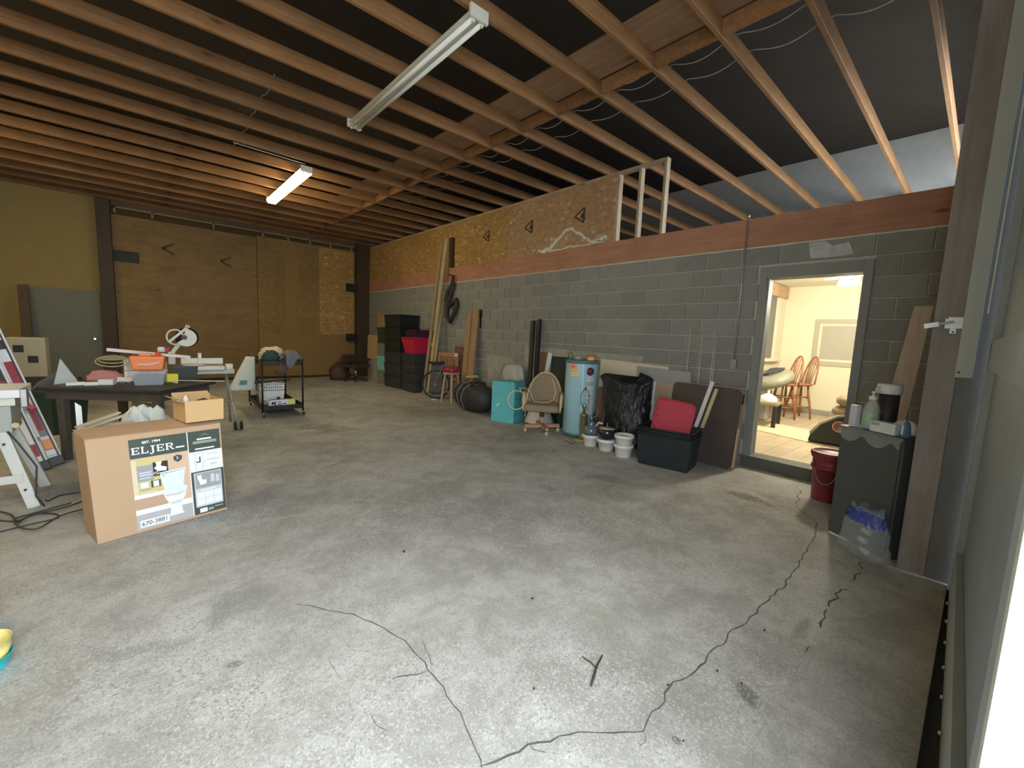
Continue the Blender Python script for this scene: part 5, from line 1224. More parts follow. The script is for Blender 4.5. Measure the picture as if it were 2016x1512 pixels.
# ================================================================ SWIVEL CHAIR AND WATER HEATER
sc = thing('swivel_chair', 'tan upholstered swivel dinette chair with bentwood arms and wooden base', 'chair', (4.53, 4.33, 0), R(-52))
M_TANF = pm('tan_fabric', (.285, .22, .145), .9, var=.14, scale=18, bump=.25, bscale=90)
M_BENT = wood('pale_bentwood', (.60, .44, .27), (.70, .54, .36), axis=0, rnd=0, knots=False, rough=.45)
M_CHB = wood('base_wood', (.40, .20, .10), (.52, .29, .16), axis=0, rnd=.04, knots=False)
def back(u, v):
    a = math.pi*(v); x = .235*math.cos(math.pi*u)*1.0
    return None
mb = MB()
def bk(u, v):                                            # rounded shell backrest
    x = (u-.5)*2; top = .40*math.sqrt(max(0, 1-(abs(x)**2.4))); z = .43+v*(top+.03)
    return Vector((x*.245, .20+.07*(z-.43)/.4-.05*(1-x*x)*0+.09*(abs(x)**2)*-1, z))
mb.grid(bk, 20, 12).build('backrest', M_TANF, sc, world=False, solid=.05)
MB().tube([Vector((.262*math.cos(R(k)), .20+.085*math.sin(R(k))-.09*math.cos(R(k))**2, .45+.43*math.sin(R(k)))) for k in range(-4, 185, 7)], .015, 8).build('bentwood_hoop', M_BENT, sc, world=False)
MB().box(-.25, .25, -.25, .20, .335, .44).build('seat', M_TANF, sc, bevel=.045, seg=4, world=False)
for s in (-1, 1):
    MB().tube([(s*.27, .17, .36), (s*.275, .16, .50), (s*.275, .10, .585), (s*.275, -.02, .60), (s*.275, -.13, .585), (s*.275, -.175, .52), (s*.272, -.18, .40), (s*.265, -.17, .34)], .019, 10).build('armrest', M_BENT, sc, world=False)
    MB().box(s*.275-.025, s*.275+.025, -.09, .08, .605, .632).build('arm_pad', pm('dark_arm_wood', (.12, .06, .035), .5), sc, bevel=.008, world=False)
MB().cyl((0, 0, .14), (0, 0, .32), .022, n=14).build('column', M_BENT, sc, world=False)
MB().box(-.1, .1, -.1, .1, .31, .336).box(-.03, .03, -.13, -.06, .25, .31).build('swivel_plate', M_BLACK, sc, bevel=.006, world=False)
for k in range(4):
    a = R(22+90*k); c_, s_ = math.cos(a), math.sin(a)
    MB().bar((0, 0, .105), (.27*c_, .27*s_, .105), .05, .035).build('base_arm', M_CHB, sc, bevel=.006, world=False)
    MB().bar((0, 0, .083), (.27*c_, .27*s_, .083), .054, .012).build('base_edge', M_BENT, sc, world=False)
    MB().lathe([(.0, -.02), (.024, -.02), (.03, -.012), (.03, .012), (.024, .02), (0, .02)], 14, M=TRS((.255*c_, .255*s_, .03), rx=R(90), rz=a+.8), cap0=False, cap1=False).build('caster', M_BENT, sc, world=False)
    MB().cyl((.255*c_, .255*s_, .05), (.255*c_, .255*s_, .085), .008, n=8).build('caster_stem', M_STEEL, sc, world=False)
# yellow hose looped over the chair arm
S0 = WM[sc.name]; mb = MB()
mb.tube([S0 @ Vector((-.36+.125*math.cos(R(70)+k*.33), -.30+.0035*k, .50+.14*math.sin(R(70)+k*.33))) for k in range(20)]+[S0 @ Vector(v) for v in ((-.33, -.22, .665), (-.285, -.14, .662), (-.272, -.03, .652), (-.215, .0, .62), (-.17, -.02, .52), (-.13, -.05, .462), (-.02, -.06, .456), (.08, -.02, .458), (.15, .05, .49), (.17, .075, .60), (.14, .12, .72), (.09, .16, .82))], .0075, 7)
tag(mb.build('yellow_hose', pm('cream_hose', (.72, .58, .33), .5, var=.05)), 'cream yellow hose looped over the swivel chair', 'hose')
# lamp shade lying under the chair
ls = thing('white_lampshade', 'white pleated lamp shade under the swivel chair', 'lamp shade', (4.87, 4.73, 0))
MB().lathe([(.15, .30), (.155, .295), (.235, .055), (.24, .05), (.233, .052), (.145, .29)], 32, c=(4.87, 4.73, 0), cap0=False, cap1=False).build('shade', pm('shade_white', (.62, .59, .53), .8, var=.08, scale=5), ls)
MB().lathe([(.15, 0), (.19, .012), (.22, .045), (.21, .045), (.15, .02)], 28, c=(4.87, 4.73, 0)).build('tray', M_BPLA, ls)
gtt = thing('planter_tote', 'dark green tub with leafy stems behind the swivel chair', 'tub', (5.07, 4.30, 0), 0)
MB().tbox(.09, .12, .10, .14, 0, .33, open_top=True).build('tub_body', pm('forest_plastic', (.015, .035, .028), .5), gtt, world=False)
M_LEAF2 = pm('leaf_green', (.10, .30, .06), .6, var=.3)
for k in range(12):
    a = R(200+k*7); b0 = Vector((-.108, -.10+.018*k, .335)); t0 = b0+Vector((-.045-.012*(k % 3), .02*math.cos(k*1.7), -.15-.03*(k % 3)))
    mid = b0.lerp(t0, .5); w = Vector((.010, .004, 0))
    MB().add([b0, mid-w, t0, mid+w], [(0, 1, 2, 3)]).build('leaf', M_LEAF2, gtt, world=False)

WH = Vector((4.86, 3.90, 0))
wh = thing('water_heater', 'pale blue cylindrical water heater with warning stickers', 'water heater', WH)
M_HBL = pm('heater_blue', (.36, .58, .66), .4, var=.05, scale=3); M_HDB = pm('heater_trim_blue', (.10, .19, .23), .5, var=.1)
hr = .235; hh = 1.115
MB().lathe([(hr-.01, .06), (hr, .065), (hr, hh-.045)], 44, c=WH, cap1=False).build('jacket', M_HBL, wh)
MB().lathe([(hr+.004, .03), (hr+.004, .065), (hr-.02, .066)], 44, c=WH).build('bottom_ring', M_HDB, wh)
MB().lathe([(hr-.02, hh-.048), (hr+.006, hh-.045), (hr+.006, hh-.01), (hr-.01, hh), (0, hh)], 44, c=WH, cap1=False).build('top_cap', M_HDB, wh)
for k in range(3):
    a = R(90+120*k); MB().cyl(WH+Vector((.17*math.cos(a), .17*math.sin(a), 0)), WH+Vector((.17*math.cos(a), .17*math.sin(a), .035)), .014, n=8).build('foot', M_STEEL, wh)
facing = math.atan2(-WH.y, -WH.x)
def hpatch(a0, a1, z0, z1, mat, name, lift=.0012, n=8):
    mb = MB()
    vs = [WH+Vector(((hr+lift)*math.cos(facing+R(a0+(a1-a0)*k/n)), (hr+lift)*math.sin(facing+R(a0+(a1-a0)*k/n)), z)) for z in (z0, z1) for k in range(n+1)]
    mb.add(vs, [(k, k+1, n+2+k, n+1+k) for k in range(n)], True); return mb.build(name, mat, wh)
# angles: negative = left in the photograph
K_RED = ink('red', (.62, .10, .07)); K_ORG = ink('orange_label', (.85, .30, .22)); K_YL = ink('yellow_label', (.80, .66, .24))
hpatch(-50, -18, hh-.13, hh-.052, K_ORG, 'warning_sticker'); hpatch(-40, -10, hh-.23, hh-.125, K_YL, 'warning_sticker', .0018)
hpatch(-40, -14, hh-.150, hh-.142, K_RED, 'sticker_text', .0022); hpatch(-38, -14, hh-.172, hh-.166, K_GRY, 'sticker_text', .0022); hpatch(-40, -14, hh-.20, hh-.193, ink('ochre', (.6, .42, .12)), 'sticker_text', .0022)
hpatch(-34, -28, hh-.11, hh-.075, K_RED, 'sticker_text', .0022)
hpatch(4, 7, .07, hh-.05, pm('heater_seam', (.60, .78, .84), .3), 'seam', .003, 2)
hpatch(20, 50, .34, hh-.22, pm('spec_label', (.60, .66, .67), .5, var=.04), 'spec_label', .0012, 10)
for z in (.80, .772): hpatch(20, 50, z, z+.008, K_BLK, 'label_line', .002)
hpatch(20, 50, .615, .625, K_RED, 'label_line', .002); hpatch(20, 50, .455, .459, K_GRY, 'label_line', .002)
for z in (.86, .845, .83, .745, .73, .715, .70, .53, .515, .50): hpatch(22, 48, z, z+.004, K_LGR, 'label_line', .002)
hpatch(40, 48, .56, .575, K_RED, 'label_mark', .002); hpatch(24, 27, .55, .575, K_BLK, 'label_mark', .002); hpatch(26, 32, .42, .44, K_BLK, 'label_mark', .002); hpatch(30, 33, .395, .41, K_BLK, 'label_mark', .002)
a = facing+R(31); c_ = WH+Vector((hr*math.cos(a), hr*math.sin(a), hh-.15))
ez = Vector((math.cos(a), math.sin(a), 0)); ex = Vector((-math.sin(a), math.cos(a), 0)); ey = Vector((0, 0, 1))
MG = Matrix(((ex.x, ey.x, ez.x, c_.x), (ex.y, ey.y, ez.y, c_.y), (ex.z, ey.z, ez.z, c_.z), (0, 0, 0, 1)))
MB().lathe([(0, .006), (.055, .005), (.058, -.012)], 28, M=MG, cap0=False).build('emblem', K_BLK, wh)
MB().prism([(-.008, -.045), (.012, -.045), (.030, .0), (.008, .04), (-.004, .045), (-.02, .0)], .006, .008, M=MG).build('emblem_flame', ink('dark_red', (.3, .03, .03)), wh)
# things on top of the heater
q = WH+Vector((-.08, .16, hh))
gb_ = thing('green_bottle', 'green glass bottle on the water heater', 'bottle', q)
MB().lathe([(.03, 0), (.033, .01), (.033, .07), (.03, .085), (.012, .10), (.011, .125)], 16, c=q).build('bottle_body', pm('green_glass', (.10, .28, .08), .15, alpha=.75), gb_)
q = WH+Vector((-.06, .03, hh))
gd = thing('glass_dome', 'clear glass dome with metal fitting on the water heater', 'glass', q)
MB().lathe([(.055, 0), (.055, .025), (.045, .05), (.02, .065), (0, .068)], 18, c=q, cap1=False).build('dome', pm('grey_glass', (.55, .6, .58), .1, alpha=.45), gd)
MB().lathe([(.02, 0), (.025, .02), (.01, .035)], 12, c=q).build('fitting', M_STEEL, gd)
q = WH+Vector((.03, -.13, hh))
yb = thing('plastic_bowl', 'yellow plastic bowl with a red lid on the water heater', 'bowl', q)
MB().lathe([(.05, 0), (.055, .005), (.066, .055)], 22, c=q).build('bowl_body', pm('yellow_bowl', (.78, .56, .18), .4), yb)
MB().lathe([(.085, .055), (.088, .065), (.07, .075), (0, .078)], 22, c=q, cap1=False).build('lid', pm('coral_lid', (.72, .16, .12), .4), yb)

# ---- lamps and pots in front
q = PZ(1143, 869)+Vector((.03, -.01, 0))
bl = thing('brass_lamp', 'tarnished brass table lamp with a bare harp standing before the water heater', 'lamp', q)
M_BRS = pm('tarnished_brass', (.30, .27, .12), .45, .7, var=.25, scale=12)
sq = lambda r_, z: (r_, z)
MB().tbox(.10, .10, .085, .085, 0, .045, M=Matrix.Translation(q) @ Matrix.Rotation(R(20), 4, 'Z')).build('base', M_BRS, bl, bevel=.015)
MB().lathe([(.075, .045), (.055, .09), (.048, .12), (.05, .125), (.05, .36), (.054, .365), (.056, .385), (.035, .39), (.025, .40)], 24, c=q).build('column', M_BRS, bl)
MB().lathe([(.013, .40), (.013, .46), (.020, .465), (.020, .52), (.012, .53)], 14, c=q).build('socket', M_STEEL, bl)
MB().tube([q+Vector((.045*math.sin(R(k))*rt.x*1.3, .045*math.sin(R(k))*rt.y*1.3, .60-.13*math.cos(R(k)))) for k in range(10, 351, 17)], .004, 6).build('harp', M_BLACK, bl)
MB().lathe([(.008, .725), (.014, .74), (.006, .76)], 10, c=q).build('finial', M_BLACK, bl)
cord([(1136, 868), (1126, 873), (1118, 870), (1112, 868)], 'thin_cable', 'thin black lamp cord on the floor by the brass lamp', .004)
M_POT = pm('white_pot', (.72, .72, .68), .5, var=.06, scale=6)
def pot(name, lab, q, r0, r1, h, z=0):
    t = thing(name, lab, 'planter', (q.x, q.y, z)); c_ = Vector((q.x, q.y, z))
    MB().lathe([(r0, 0), (r0+.006, .006), (r0+(r1-r0)*.75, h*.72), (r1, h*.74), (r1+.006, h*.78), (r1+.006, h*.97), (r1, h), (r1-.012, h*.98), (r0-.005, .02)], 30, c=c_).build('pot_body', M_POT, t); return t
q1 = PZ(1164, 880)+Vector((.05, .06, 0)); pot('planter', 'white planter holding the grey gourd lamp', q1, .075, .105, .155)
q2_ = PZ(1196, 890)+Vector((.06, .07, 0)); pot('planter', 'white planter holding the black drum lamp', q2_, .08, .12, .155)
q3 = PZ(1232, 903)+Vector((.06, .08, 0)); pot('planter', 'lower white planter of the nested pair beside the black totes', q3, .085, .115, .155)
p4 = pot('planter', 'upper white planter of the nested pair filled with pebbles', q3+Vector((.0, .0, 0)), .085, .115, .15, .125)
pebbles = MB()
for k in range(40):
    a = random.uniform(0, 6.28); r_ = .09*math.sqrt(random.random()); pebbles.lathe([(.002, -.006), (.008, 0), (.002, .006)], 6, c=(q3.x+r_*math.cos(a), q3.y+r_*math.sin(a), .245+random.uniform(0, .01)))
MB().lathe([(.098, .225), (.098, .243)], 20, c=(q3.x, q3.y, 0)).build('soil', pm('soil', (.10, .07, .045), .95), p4)
o = pebbles.build('pebbles', pm('pebble', (.45, .42, .36), .8, var=.4, scale=40), p4); o['kind'] = 'stuff'
gl = thing('gourd_lamp', 'slate blue ceramic gourd lamp standing in a white planter', 'lamp', Vector((q1.x, q1.y, .03)))
M_SLT = pm('slate_glaze', (.115, .145, .19), .2, var=.08, coat=.5)
MB().lathe([(.045, .022), (.055, .10), (.075, .155), (.10, .185), (.106, .215), (.09, .25), (.06, .272), (.044, .285), (.048, .305), (.04, .327), (.02, .335)], 28, c=(q1.x, q1.y, 0)).build('lamp_body', M_SLT, gl)
MB().cyl((q1.x, q1.y, .335), (q1.x, q1.y, .40), .012, n=10).build('socket', M_STEEL, gl)
MB().tube([(q1.x+.05*math.sin(R(k)), q1.y-.05*math.sin(R(k)), .46-.09*math.cos(R(k))) for k in range(20, 341, 20)], .003, 6).build('harp', M_STEEL, gl)
MB().lathe([(.022, 0), (.03, .02), (.015, .05)], 12, c=(q1.x+.07, q1.y-.03, .33)).lathe([(.02, 0), (.026, .03), (.01, .04)], 12, c=(q1.x+.05, q1.y+.0, .40)).build('bulb_fitting', M_BPLA, gl)
fh = thing('drum_lamp', 'black drum shaped lamp with a cream top standing in a white planter', 'lamp', Vector((q2_.x, q2_.y, .15)))
MB().lathe([(.03, .14), (.07, .16), (.105, .18), (.125, .22), (.125, .255), (.11, .285), (.10, .29)], 30, c=(q2_.x, q2_.y, 0)).build('drum', pm('black_gloss', (.015, .016, .022), .25, coat=.4), fh)
MB().lathe([(.0, .284), (.104, .285), (.104, .292), (0, .295)], 30, c=(q2_.x, q2_.y, 0), cap0=False, cap1=False).build('top_disc', pm('cream_disc', (.50, .45, .37), .7, var=.15), fh)
MB().cyl((q2_.x, q2_.y, .29), (q2_.x, q2_.y, .36), .007, n=8).build('spindle', pm('rust_frame', None), fh)
for k in range(3): MB().cyl((q2_.x+.04*math.cos(k*2.1), q2_.y+.04*math.sin(k*2.1), .1), (q2_.x+.05*math.cos(k*2.1), q2_.y+.05*math.sin(k*2.1), .175), .010, n=8).build('leg', M_STEEL, fh)
tag(MB().tube([PX(x, y, 4.64) for x, y in ((1172, 850), (1174, 838), (1179, 832), (1186, 834))], .014, 8).build('white_bracket', M_WPLA), 'curved white hook leaning behind the black drum lamp', 'hook')

# ================================================================ PANELS BEHIND
M_CRPLY = pm('cream_plywood', (.66, .60, .44), .7, var=.05, scale=3)
wallpanel([(1183, 706), (1316, 722), (1318, 870), (1172, 850)], 5.19, 5.345, .012, M_CRPLY, 'plywood_sheet', None, 'long cream panel leaning on the wall behind the black garbage bag')
wallpanel([(1254, 720), (1360, 733), (1358, 890), (1250, 870)], 5.165, 5.325, .012, pm('cement_board', (.34, .35, .33), .85, var=.12, scale=8), 'cement_board', None, 'grey cement board leaning in front of the cream panel')
wallpanel([(1274, 750), (1302, 753), (1300, 880), (1268, 872)], 5.14, 5.29, .01, M_WPLA, 'white_board', None, 'white panel edge showing right of the black garbage bag')
wallpanel([(1291, 752), (1345, 759), (1340, 890), (1282, 880)], 5.115, 5.28, .012, pm('tan_board', (.47, .36, .255), .85, var=.05), 'fibreboard_sheet', None, 'tan fibreboard panel behind the red lid')
wallpanel([(1179, 761), (1196, 764), (1192, 846), (1170, 842)], 5.115, 5.24, .012, wood('brown_veneer', (.23, .105, .055), (.31, .16, .09), axis=2, knots=False), 'veneer_sheet', None, 'brown veneer panel beside the water heater')
wallpanel([(1196, 752), (1206, 750), (1194, 850), (1184, 848)], 5.085, 5.22, .012, M_CARD, 'cardboard_strip', None, 'cardboard strip beside the brown veneer panel', 'cardboard')

# black garbage bag
GBc = Vector((4.90, 3.12, 0))
def gbag(u, v):
    a = 2*math.pi*u; c_, s_ = math.cos(a), math.sin(a)
    pr = (min(1, v/.10)**.5)*(1.03-.16*max(0, v-.25)) if v < .92 else .91-.55*((v-.92)/.08)
    n1 = noise.noise(Vector((c_*1.5, s_*1.5, v*2.2+3))); n2 = noise.noise(Vector((c_*4, s_*4, v*6))); n3 = abs(noise.noise(Vector((c_*7+v*3, s_*7, v*11))))
    k = pr*(1+.15*n1+.08*n2-.07*n3)
    h = .88*min(1, v/.94)
    lx = .24*c_*k; ly = .34*s_*k
    e1 = max(0, math.cos(a-2.0))**5*max(0, (v-.72)/.28)      # flap hanging out to the left
    e2 = max(0, math.cos(a+1.25))**6*max(0, (v-.80)/.20)     # gathered corner standing up at the right
    h += .10*math.sin(math.pi*min(1, e1*1.0))-.04*e1+.13*e2+.02*n2
    ly += .13*e1-.02*e2; lx += -.05*e1
    return GBc+Vector((lx, ly, max(.002, h)))
gbm = crumple('black_garbage_film', (.012, .013, .015), .16)
GBO = tag(MB().grid(gbag, 64, 48, cu=True, capv=True).build('garbage_bag', gbm), 'glossy black garbage bag standing between the planters and the red lid', 'garbage bag')
lump((4.83, 3.34, .002), .11, .11, .24, seed=44, amp=.25, nu=34, nv=22).build('bag_bulge', gbm, GBO)

# nested black totes
btx = math.atan2(2.00-2.61, 4.39-4.27)
bt_c = (Vector((4.27, 2.61, 0))+Vector((4.86, 2.07, 0)))/2+Vector((.02, .0, 0))
M_BT = pm('black_tote', (.016, .022, .026), .45, var=.2, scale=5)
L_, D2 = .60, .44
for i in range(3):
    t = thing('storage_tote', ['outer black tote of the nested set of three', 'middle black tote of the nested set of three', 'innermost black tote holding the red lid'][i], 'tote', bt_c+Vector((0, 0, .036*i)), btx)
    MB().tbox(L_/2*.91-.008*i, D2/2*.86-.008*i, L_/2-.006*i, D2/2-.006*i, .002 if i == 0 else .01, .375, open_top=True, wall=.004).build('tote_body', M_BT, t, world=False)
    hx, hy = L_/2+.008, D2/2+.008
    MB().tube([(-hx, -hy, .37), (hx, -hy, .37), (hx, hy, .37), (-hx, hy, .37)], .0095, 8, closed=True).build('rim', M_BT, t, world=False)
# red lid standing in the tote
rl = thing('red_cover', 'red plastic tote lid standing in the nested black totes', 'lid', bt_c+Vector((0, 0, .08)), btx)
lidq = [(-.215, -.28), (.215, -.28), (.215, .27), (.20, .305), (.165, .32), (-.165, .32), (-.20, .305), (-.215, .27)]
ML = TRS((.0, .03, .35), rx=R(78)) @ Matrix.Rotation(R(-6), 4, 'Z')
M_RLID = pm('red_lid', (.48, .035, .075), .4, var=.1, scale=5)
MB().prism(lidq, -.006, .006, M=ML).build('lid_panel', M_RLID, rl, world=False, bevel=.003)
n = len(lidq); pts = [ML @ Vector((x, y, .01)) for x, y in lidq]
MB().tube(pts, .012, 8, closed=True).build('rim', M_RLID, rl, world=False)
for k in range(5):
    for s in (-1, 1): MB().box(s*.18-.008, s*.18+.008, -.1+k*.07-.012, -.1+k*.07+.012, .006, .012, M=ML).build('rib', pm('lid_rib', (.28, .02, .045), .5), rl, world=False)

# folding table leaning: brown top, second table edge behind
ft = thing('folding_table', 'dark brown folding table leaning on its side against the block wall', 'table', (5.1, 2.15, 0))
def rounded(y0, y1, z0, z1, r_, n=5):
    P = []
    for cy, cz, a0 in ((y1-r_, z1-r_, 0), (y0+r_, z1-r_, 90), (y0+r_, z0+r_, 180), (y1-r_, z0+r_, 270)):
        for k in range(n+1): a = R(a0+90*k/n); P.append((cy+r_*math.cos(a), cz+r_*math.sin(a)))
    return P
def leanM(xb, xt, zt): a = math.atan2(xt-xb, zt); return Matrix(((0, math.sin(a), math.cos(a), xb), (1, 0, 0, 0), (0, math.cos(a), -math.sin(a), 0), (0, 0, 0, 1)))
poly = rounded(1.80, 2.62, .002, .93, .06)
MB().prism(poly, 0, .022, M=leanM(5.02, 5.141, .93)).build('table_top', pm('brown_laminate', (.075, .055, .048), .55, var=.18, scale=4), ft, bevel=.003)
MB().prism(rounded(1.795, 2.625, -.002, .935, .06), .022, .04, M=leanM(5.02, 5.141, .93)).build('metal_edge', pm('worn_edge', (.33, .26, .21), .5, .3, var=.4, scale=20), ft, bevel=.002)
MB().prism(rounded(1.82, 2.6, .03, .90, .05), .04, .05, M=leanM(5.02, 5.141, .93)).build('underside', M_CARD, ft)
MB().cyl((5.145, 1.785, .75), (5.16, 1.782, .86), .012, n=8).build('leg_hinge', M_BLACK, ft); MB().bar((5.05, 1.775, .02), (5.165, 1.775, .86), .018, .025).build('folded_leg', pm('rust_edge', (.28, .19, .13), .6, var=.4, scale=18), ft)
MB().bar((5.02, 1.775, .03), (5.08, 1.775, .48), .01, .02).build('cord_edge', pm('pale_wood_edge', (.52, .38, .25), .7), ft)
lean('trim_stick', 'white trim strip leaning in front of the brown folding table', (4.94, 2.31, .0), (5.10, 2.12, .98), .045, .02, M_WPLA, 'trim')
lean('trim_stick', 'pale yellow wooden strip leaning in front of the brown folding table', (4.94, 2.24, .0), (5.09, 2.06, .90), .04, .02, wood('yellow_strip', (.58, .47, .24), (.68, .57, .33), axis=2, knots=False), 'trim')
#fr2 = thing('picture_frame', 'small wooden frame behind the white trim strip', 'frame', (5.2, 2.3, .8))
#wallpanel([(1356, 768), (1383, 770), (1375, 800), (1352, 796)], 5.14, 5.24, .012, pm('frame_brown', (.25, .16, .09), .6), 'frame_panel', fr2)

# wire shelves
def rack(lab, y0, y1, zb, zt, xb, xt, n):
    t = thing('wire_shelf', lab, 'shelf', (xb, (y0+y1)/2, zb))
    M_ = pm('rusty_white_wire', (.62, .58, .52), .5, .2, var=.3, scale=30)
    for y in (y0, y1):
        MB().cyl((xb, y, zb), (xt, y, zt), .006, n=6).build('side_wire', M_, t)
    for k in range(n):
        f_ = (k+.5)/n; x = xb+(xt-xb)*f_; z = zb+(zt-zb)*f_; MB().cyl((x-.003, y0, z), (x-.003, y1, z), .003, n=5).build('cross_wire', M_, t)
    return t
rack('rusty white wire shelf standing against the wall, left of the two', 2.40, 2.56, .008, 1.60, 5.318, 5.345, 64)
rack('rusty white wire shelf seen edge on, right of the two', 2.225, 2.25, .008, 1.60, 5.318, 5.345, 64)
#lean('wire_shelf_prop', 'low timber block behind the folding table carrying the wire shelves', (5.31, 2.65, .43), (5.31, 2.2, .43), .09, .86, wood('prop_wood', (.25, .18, .11), (.35, .26, .17), axis=1), 'block')

# conduit and switch box
cd = thing('electrical_conduit', 'thin steel conduit with a switch box left of the doorway', 'conduit', (5.35, 2.0, 1.15))
MB().cyl((5.352, 2.0, 1.24), (5.352, 2.0, 2.90), .010, n=10).build('pipe', pm('conduit_steel', (.45, .45, .43), .4, .6), cd)
MB().box(5.325, 5.367, 1.965, 2.035, 1.13, 1.25).build('switch_box', pm('conduit_grey', (.33, .33, .31), .5, .5), cd, bevel=.006)
MB().cyl((5.35, 2.0, 2.88), (5.352, 2.0, 2.92), .016, n=10).build('pipe_cap', M_STEEL, cd)

# ================================================================ RIGHT CORNER: BUCKET, CABINET AND BOTTLES
q = Vector((4.84, .86, 0))
rb = thing('red_bucket', 'dark red plastic bucket with a lid beside the doorway', 'bucket', q)
M_RB = pm('dark_red_plastic', (.20, .025, .035), .45, var=.12)
MB().lathe([(.115, 0), (.12, .01), (.135, .30), (.137, .30), (.150, .305), (.150, .33), (.139, .335), (.141, .40), (.152, .405), (.155, .43)], 30, c=q).build('bucket_body', M_RB, rb)
MB().lathe([(.158, .425), (.162, .44), (.16, .46), (.145, .465), (.14, .455), (0, .455)], 30, c=q, cap1=False).build('lid', M_RB, rb)
MB().tube([q+Vector((-.13-.03*math.sin(R(k)), .10*math.cos(R(k))*.8, .30-.12*math.sin(R(k)))) for k in range(0, 181, 15)], .003, 6).build('wire_handle', M_STEEL, rb)
CAa = Vector((3.744, .240, 0)); CAb = Vector((4.009, .672, 0)); ca = math.atan2(CAb.y-CAa.y, CAb.x-CAa.x)
cab = thing('low_cabinet', 'dark slate cabinet standing between the jamb post and the doorway', 'cabinet', CAa, ca)
M_SLC = pm('dark_slate_paint', (.075, .085, .088), .6, var=.15, scale=3)
cwid = (CAb-CAa).length
MB().box(.06, cwid, -.40, 0, .0, .83).build('cabinet_body', M_SLC, cab, bevel=.004, world=False)
MB().box(.075, cwid-.02, .0, .012, .04, .80).build('panel', M_SLC, cab, bevel=.002, world=False)
MB().box(.056, cwid+.01, -.41, .02, .83, .85).build('cabinet_top', M_SLC, cab, bevel=.004, world=False)
MB().box(cwid-.16, cwid-.02, .006, .016, 0, .012).build('bottom_strip', M_WPLA, cab, world=False)
def CB(u, v, z=.8575): return WM[cab.name] @ Vector((u, v, z))
def botl(name, lab, cat, pos, prof, mat, caps):
    t = thing(name, lab, cat, pos); MB().lathe(prof, 22, c=pos).build('bottle_body', mat, t)
    for nm, pf, mt in caps: MB().lathe(pf, 18, c=pos).build(nm, mt, t)
    return t
p = CB(.46, -.05)
tag(MB().box(-.028, .028, -.02, .02, 0, .155, M=TRS(p, rz=ca)).build('lavender_bottle', pm('lavender_box', (.58, .60, .70), .5, var=.06), bevel=.006), 'pale lavender bottle at the left end of the cabinet top', 'bottle')
p = CB(.36, -.07)
t = botl('soap_bottle', 'clear pump bottle half full of green soap on the slate cabinet', 'bottle', p, [(.045, .0), (.05, .008), (.05, .13), (.042, .165), (.022, .20), (.018, .215)], pm('clear_bottle', (.75, .80, .80), .12, alpha=.32), (('pump_head', [(.025, .212), (.025, .235), (.008, .24), (.007, .26), (.014, .262), (.012, .272)], M_WPLA),))
MB().lathe([(.0, .003), (.045, .004), (.047, .01), (.047, .118), (0, .118)], 22, c=p, cap0=False, cap1=False).build('green_soap', pm('green_soap', (.20, .52, .36), .3), t)
MB().lathe([(.0505, .03), (.0505, .115)], 22, c=p, cap0=False, cap1=False).build('soap_label', pm('pale_green_label', (.45, .66, .42), .5, alpha=.6), t)
p = CB(.37, -.22)
t = thing('coffee_tub', 'dark tub with a white lid and handle behind the soap bottle', 'tub', p)
MB().lathe([(.06, 0), (.062, .01), (.062, .26)], 24, c=p).build('tub_body', pm('dark_brown_plastic', (.035, .028, .03), .5), t)
MB().lathe([(.066, .255), (.072, .26), (.075, .315), (.07, .325), (0, .325)], 26, c=p, cap1=False).build('lid', M_WPLA, t)
MB().tube([p+leftv*(.072+.03*math.sin(R(k)))+Vector((0, 0, .285+.018*math.cos(R(k)))) for k in range(0, 181, 20)], .006, 6).build('lid_handle', M_WPLA, t)
p = CB(.21, -.02)
bx_ = thing('medicine_box', 'pale green and white printed carton at the front of the cabinet top', 'box', p, ca)
MB().box(-.085, .085, -.03, .03, 0, .075).build('box_body', pm('pale_mint_card', (.66, .76, .70), .5, var=.04), bx_, bevel=.003, world=False)
MB().box(.02, .075, .03, .0308, .045, .068).build('printed_code', K_GRY, bx_, world=False)
for k in range(3): MB().box(-.07, .0, .03, .0308, .018+k*.018, .024+k*.018).build('printed_line', K_LGR, bx_, world=False)
def film(u, v):
    w = CB(.50-.44*u, -.30+.35*v, .8538)
    return w+Vector((0, 0, .0015*noise.noise(Vector((u*16, v*14, 4)))-(.10*max(0, v-.93)/.07*(.4+.6*abs(math.sin(u*7))))))
tag(MB().grid(film, 40, 24).build('plastic_film', pm('clear_film', (.62, .68, .70), .15, var=.1, alpha=.28, bump=.4, bscale=20)), 'crumpled clear plastic film spread over the cabinet top', 'plastic film')
p = CB(.18, -.155)
pk = thing('wipes_pack', 'white soft pack lying behind the pale green carton', 'pack', p, ca)
lump((0, 0, .0), .09, .042, .07, seed=61, amp=.12, nu=22, nv=12).build('pack_body', pm('soft_white', (.70, .74, .70), .5, var=.08), pk, world=False)
p = CB(.088, -.03)
bg_ = thing('blue_pouch', 'blue pouch with a white strip at the right end of the cabinet top', 'pouch', p, ca)
lump((0, 0, 0), .024, .034, .08, seed=71, amp=.12).build('pouch_body', pm('steel_blue', (.11, .20, .31), .5, var=.2), bg_, world=False)
MB().tube([(-.01, .042, .085), (-.012, .046, .05), (-.012, .046, .02)], .006, 7).build('white_strip', M_WPLA, bg_, world=False)
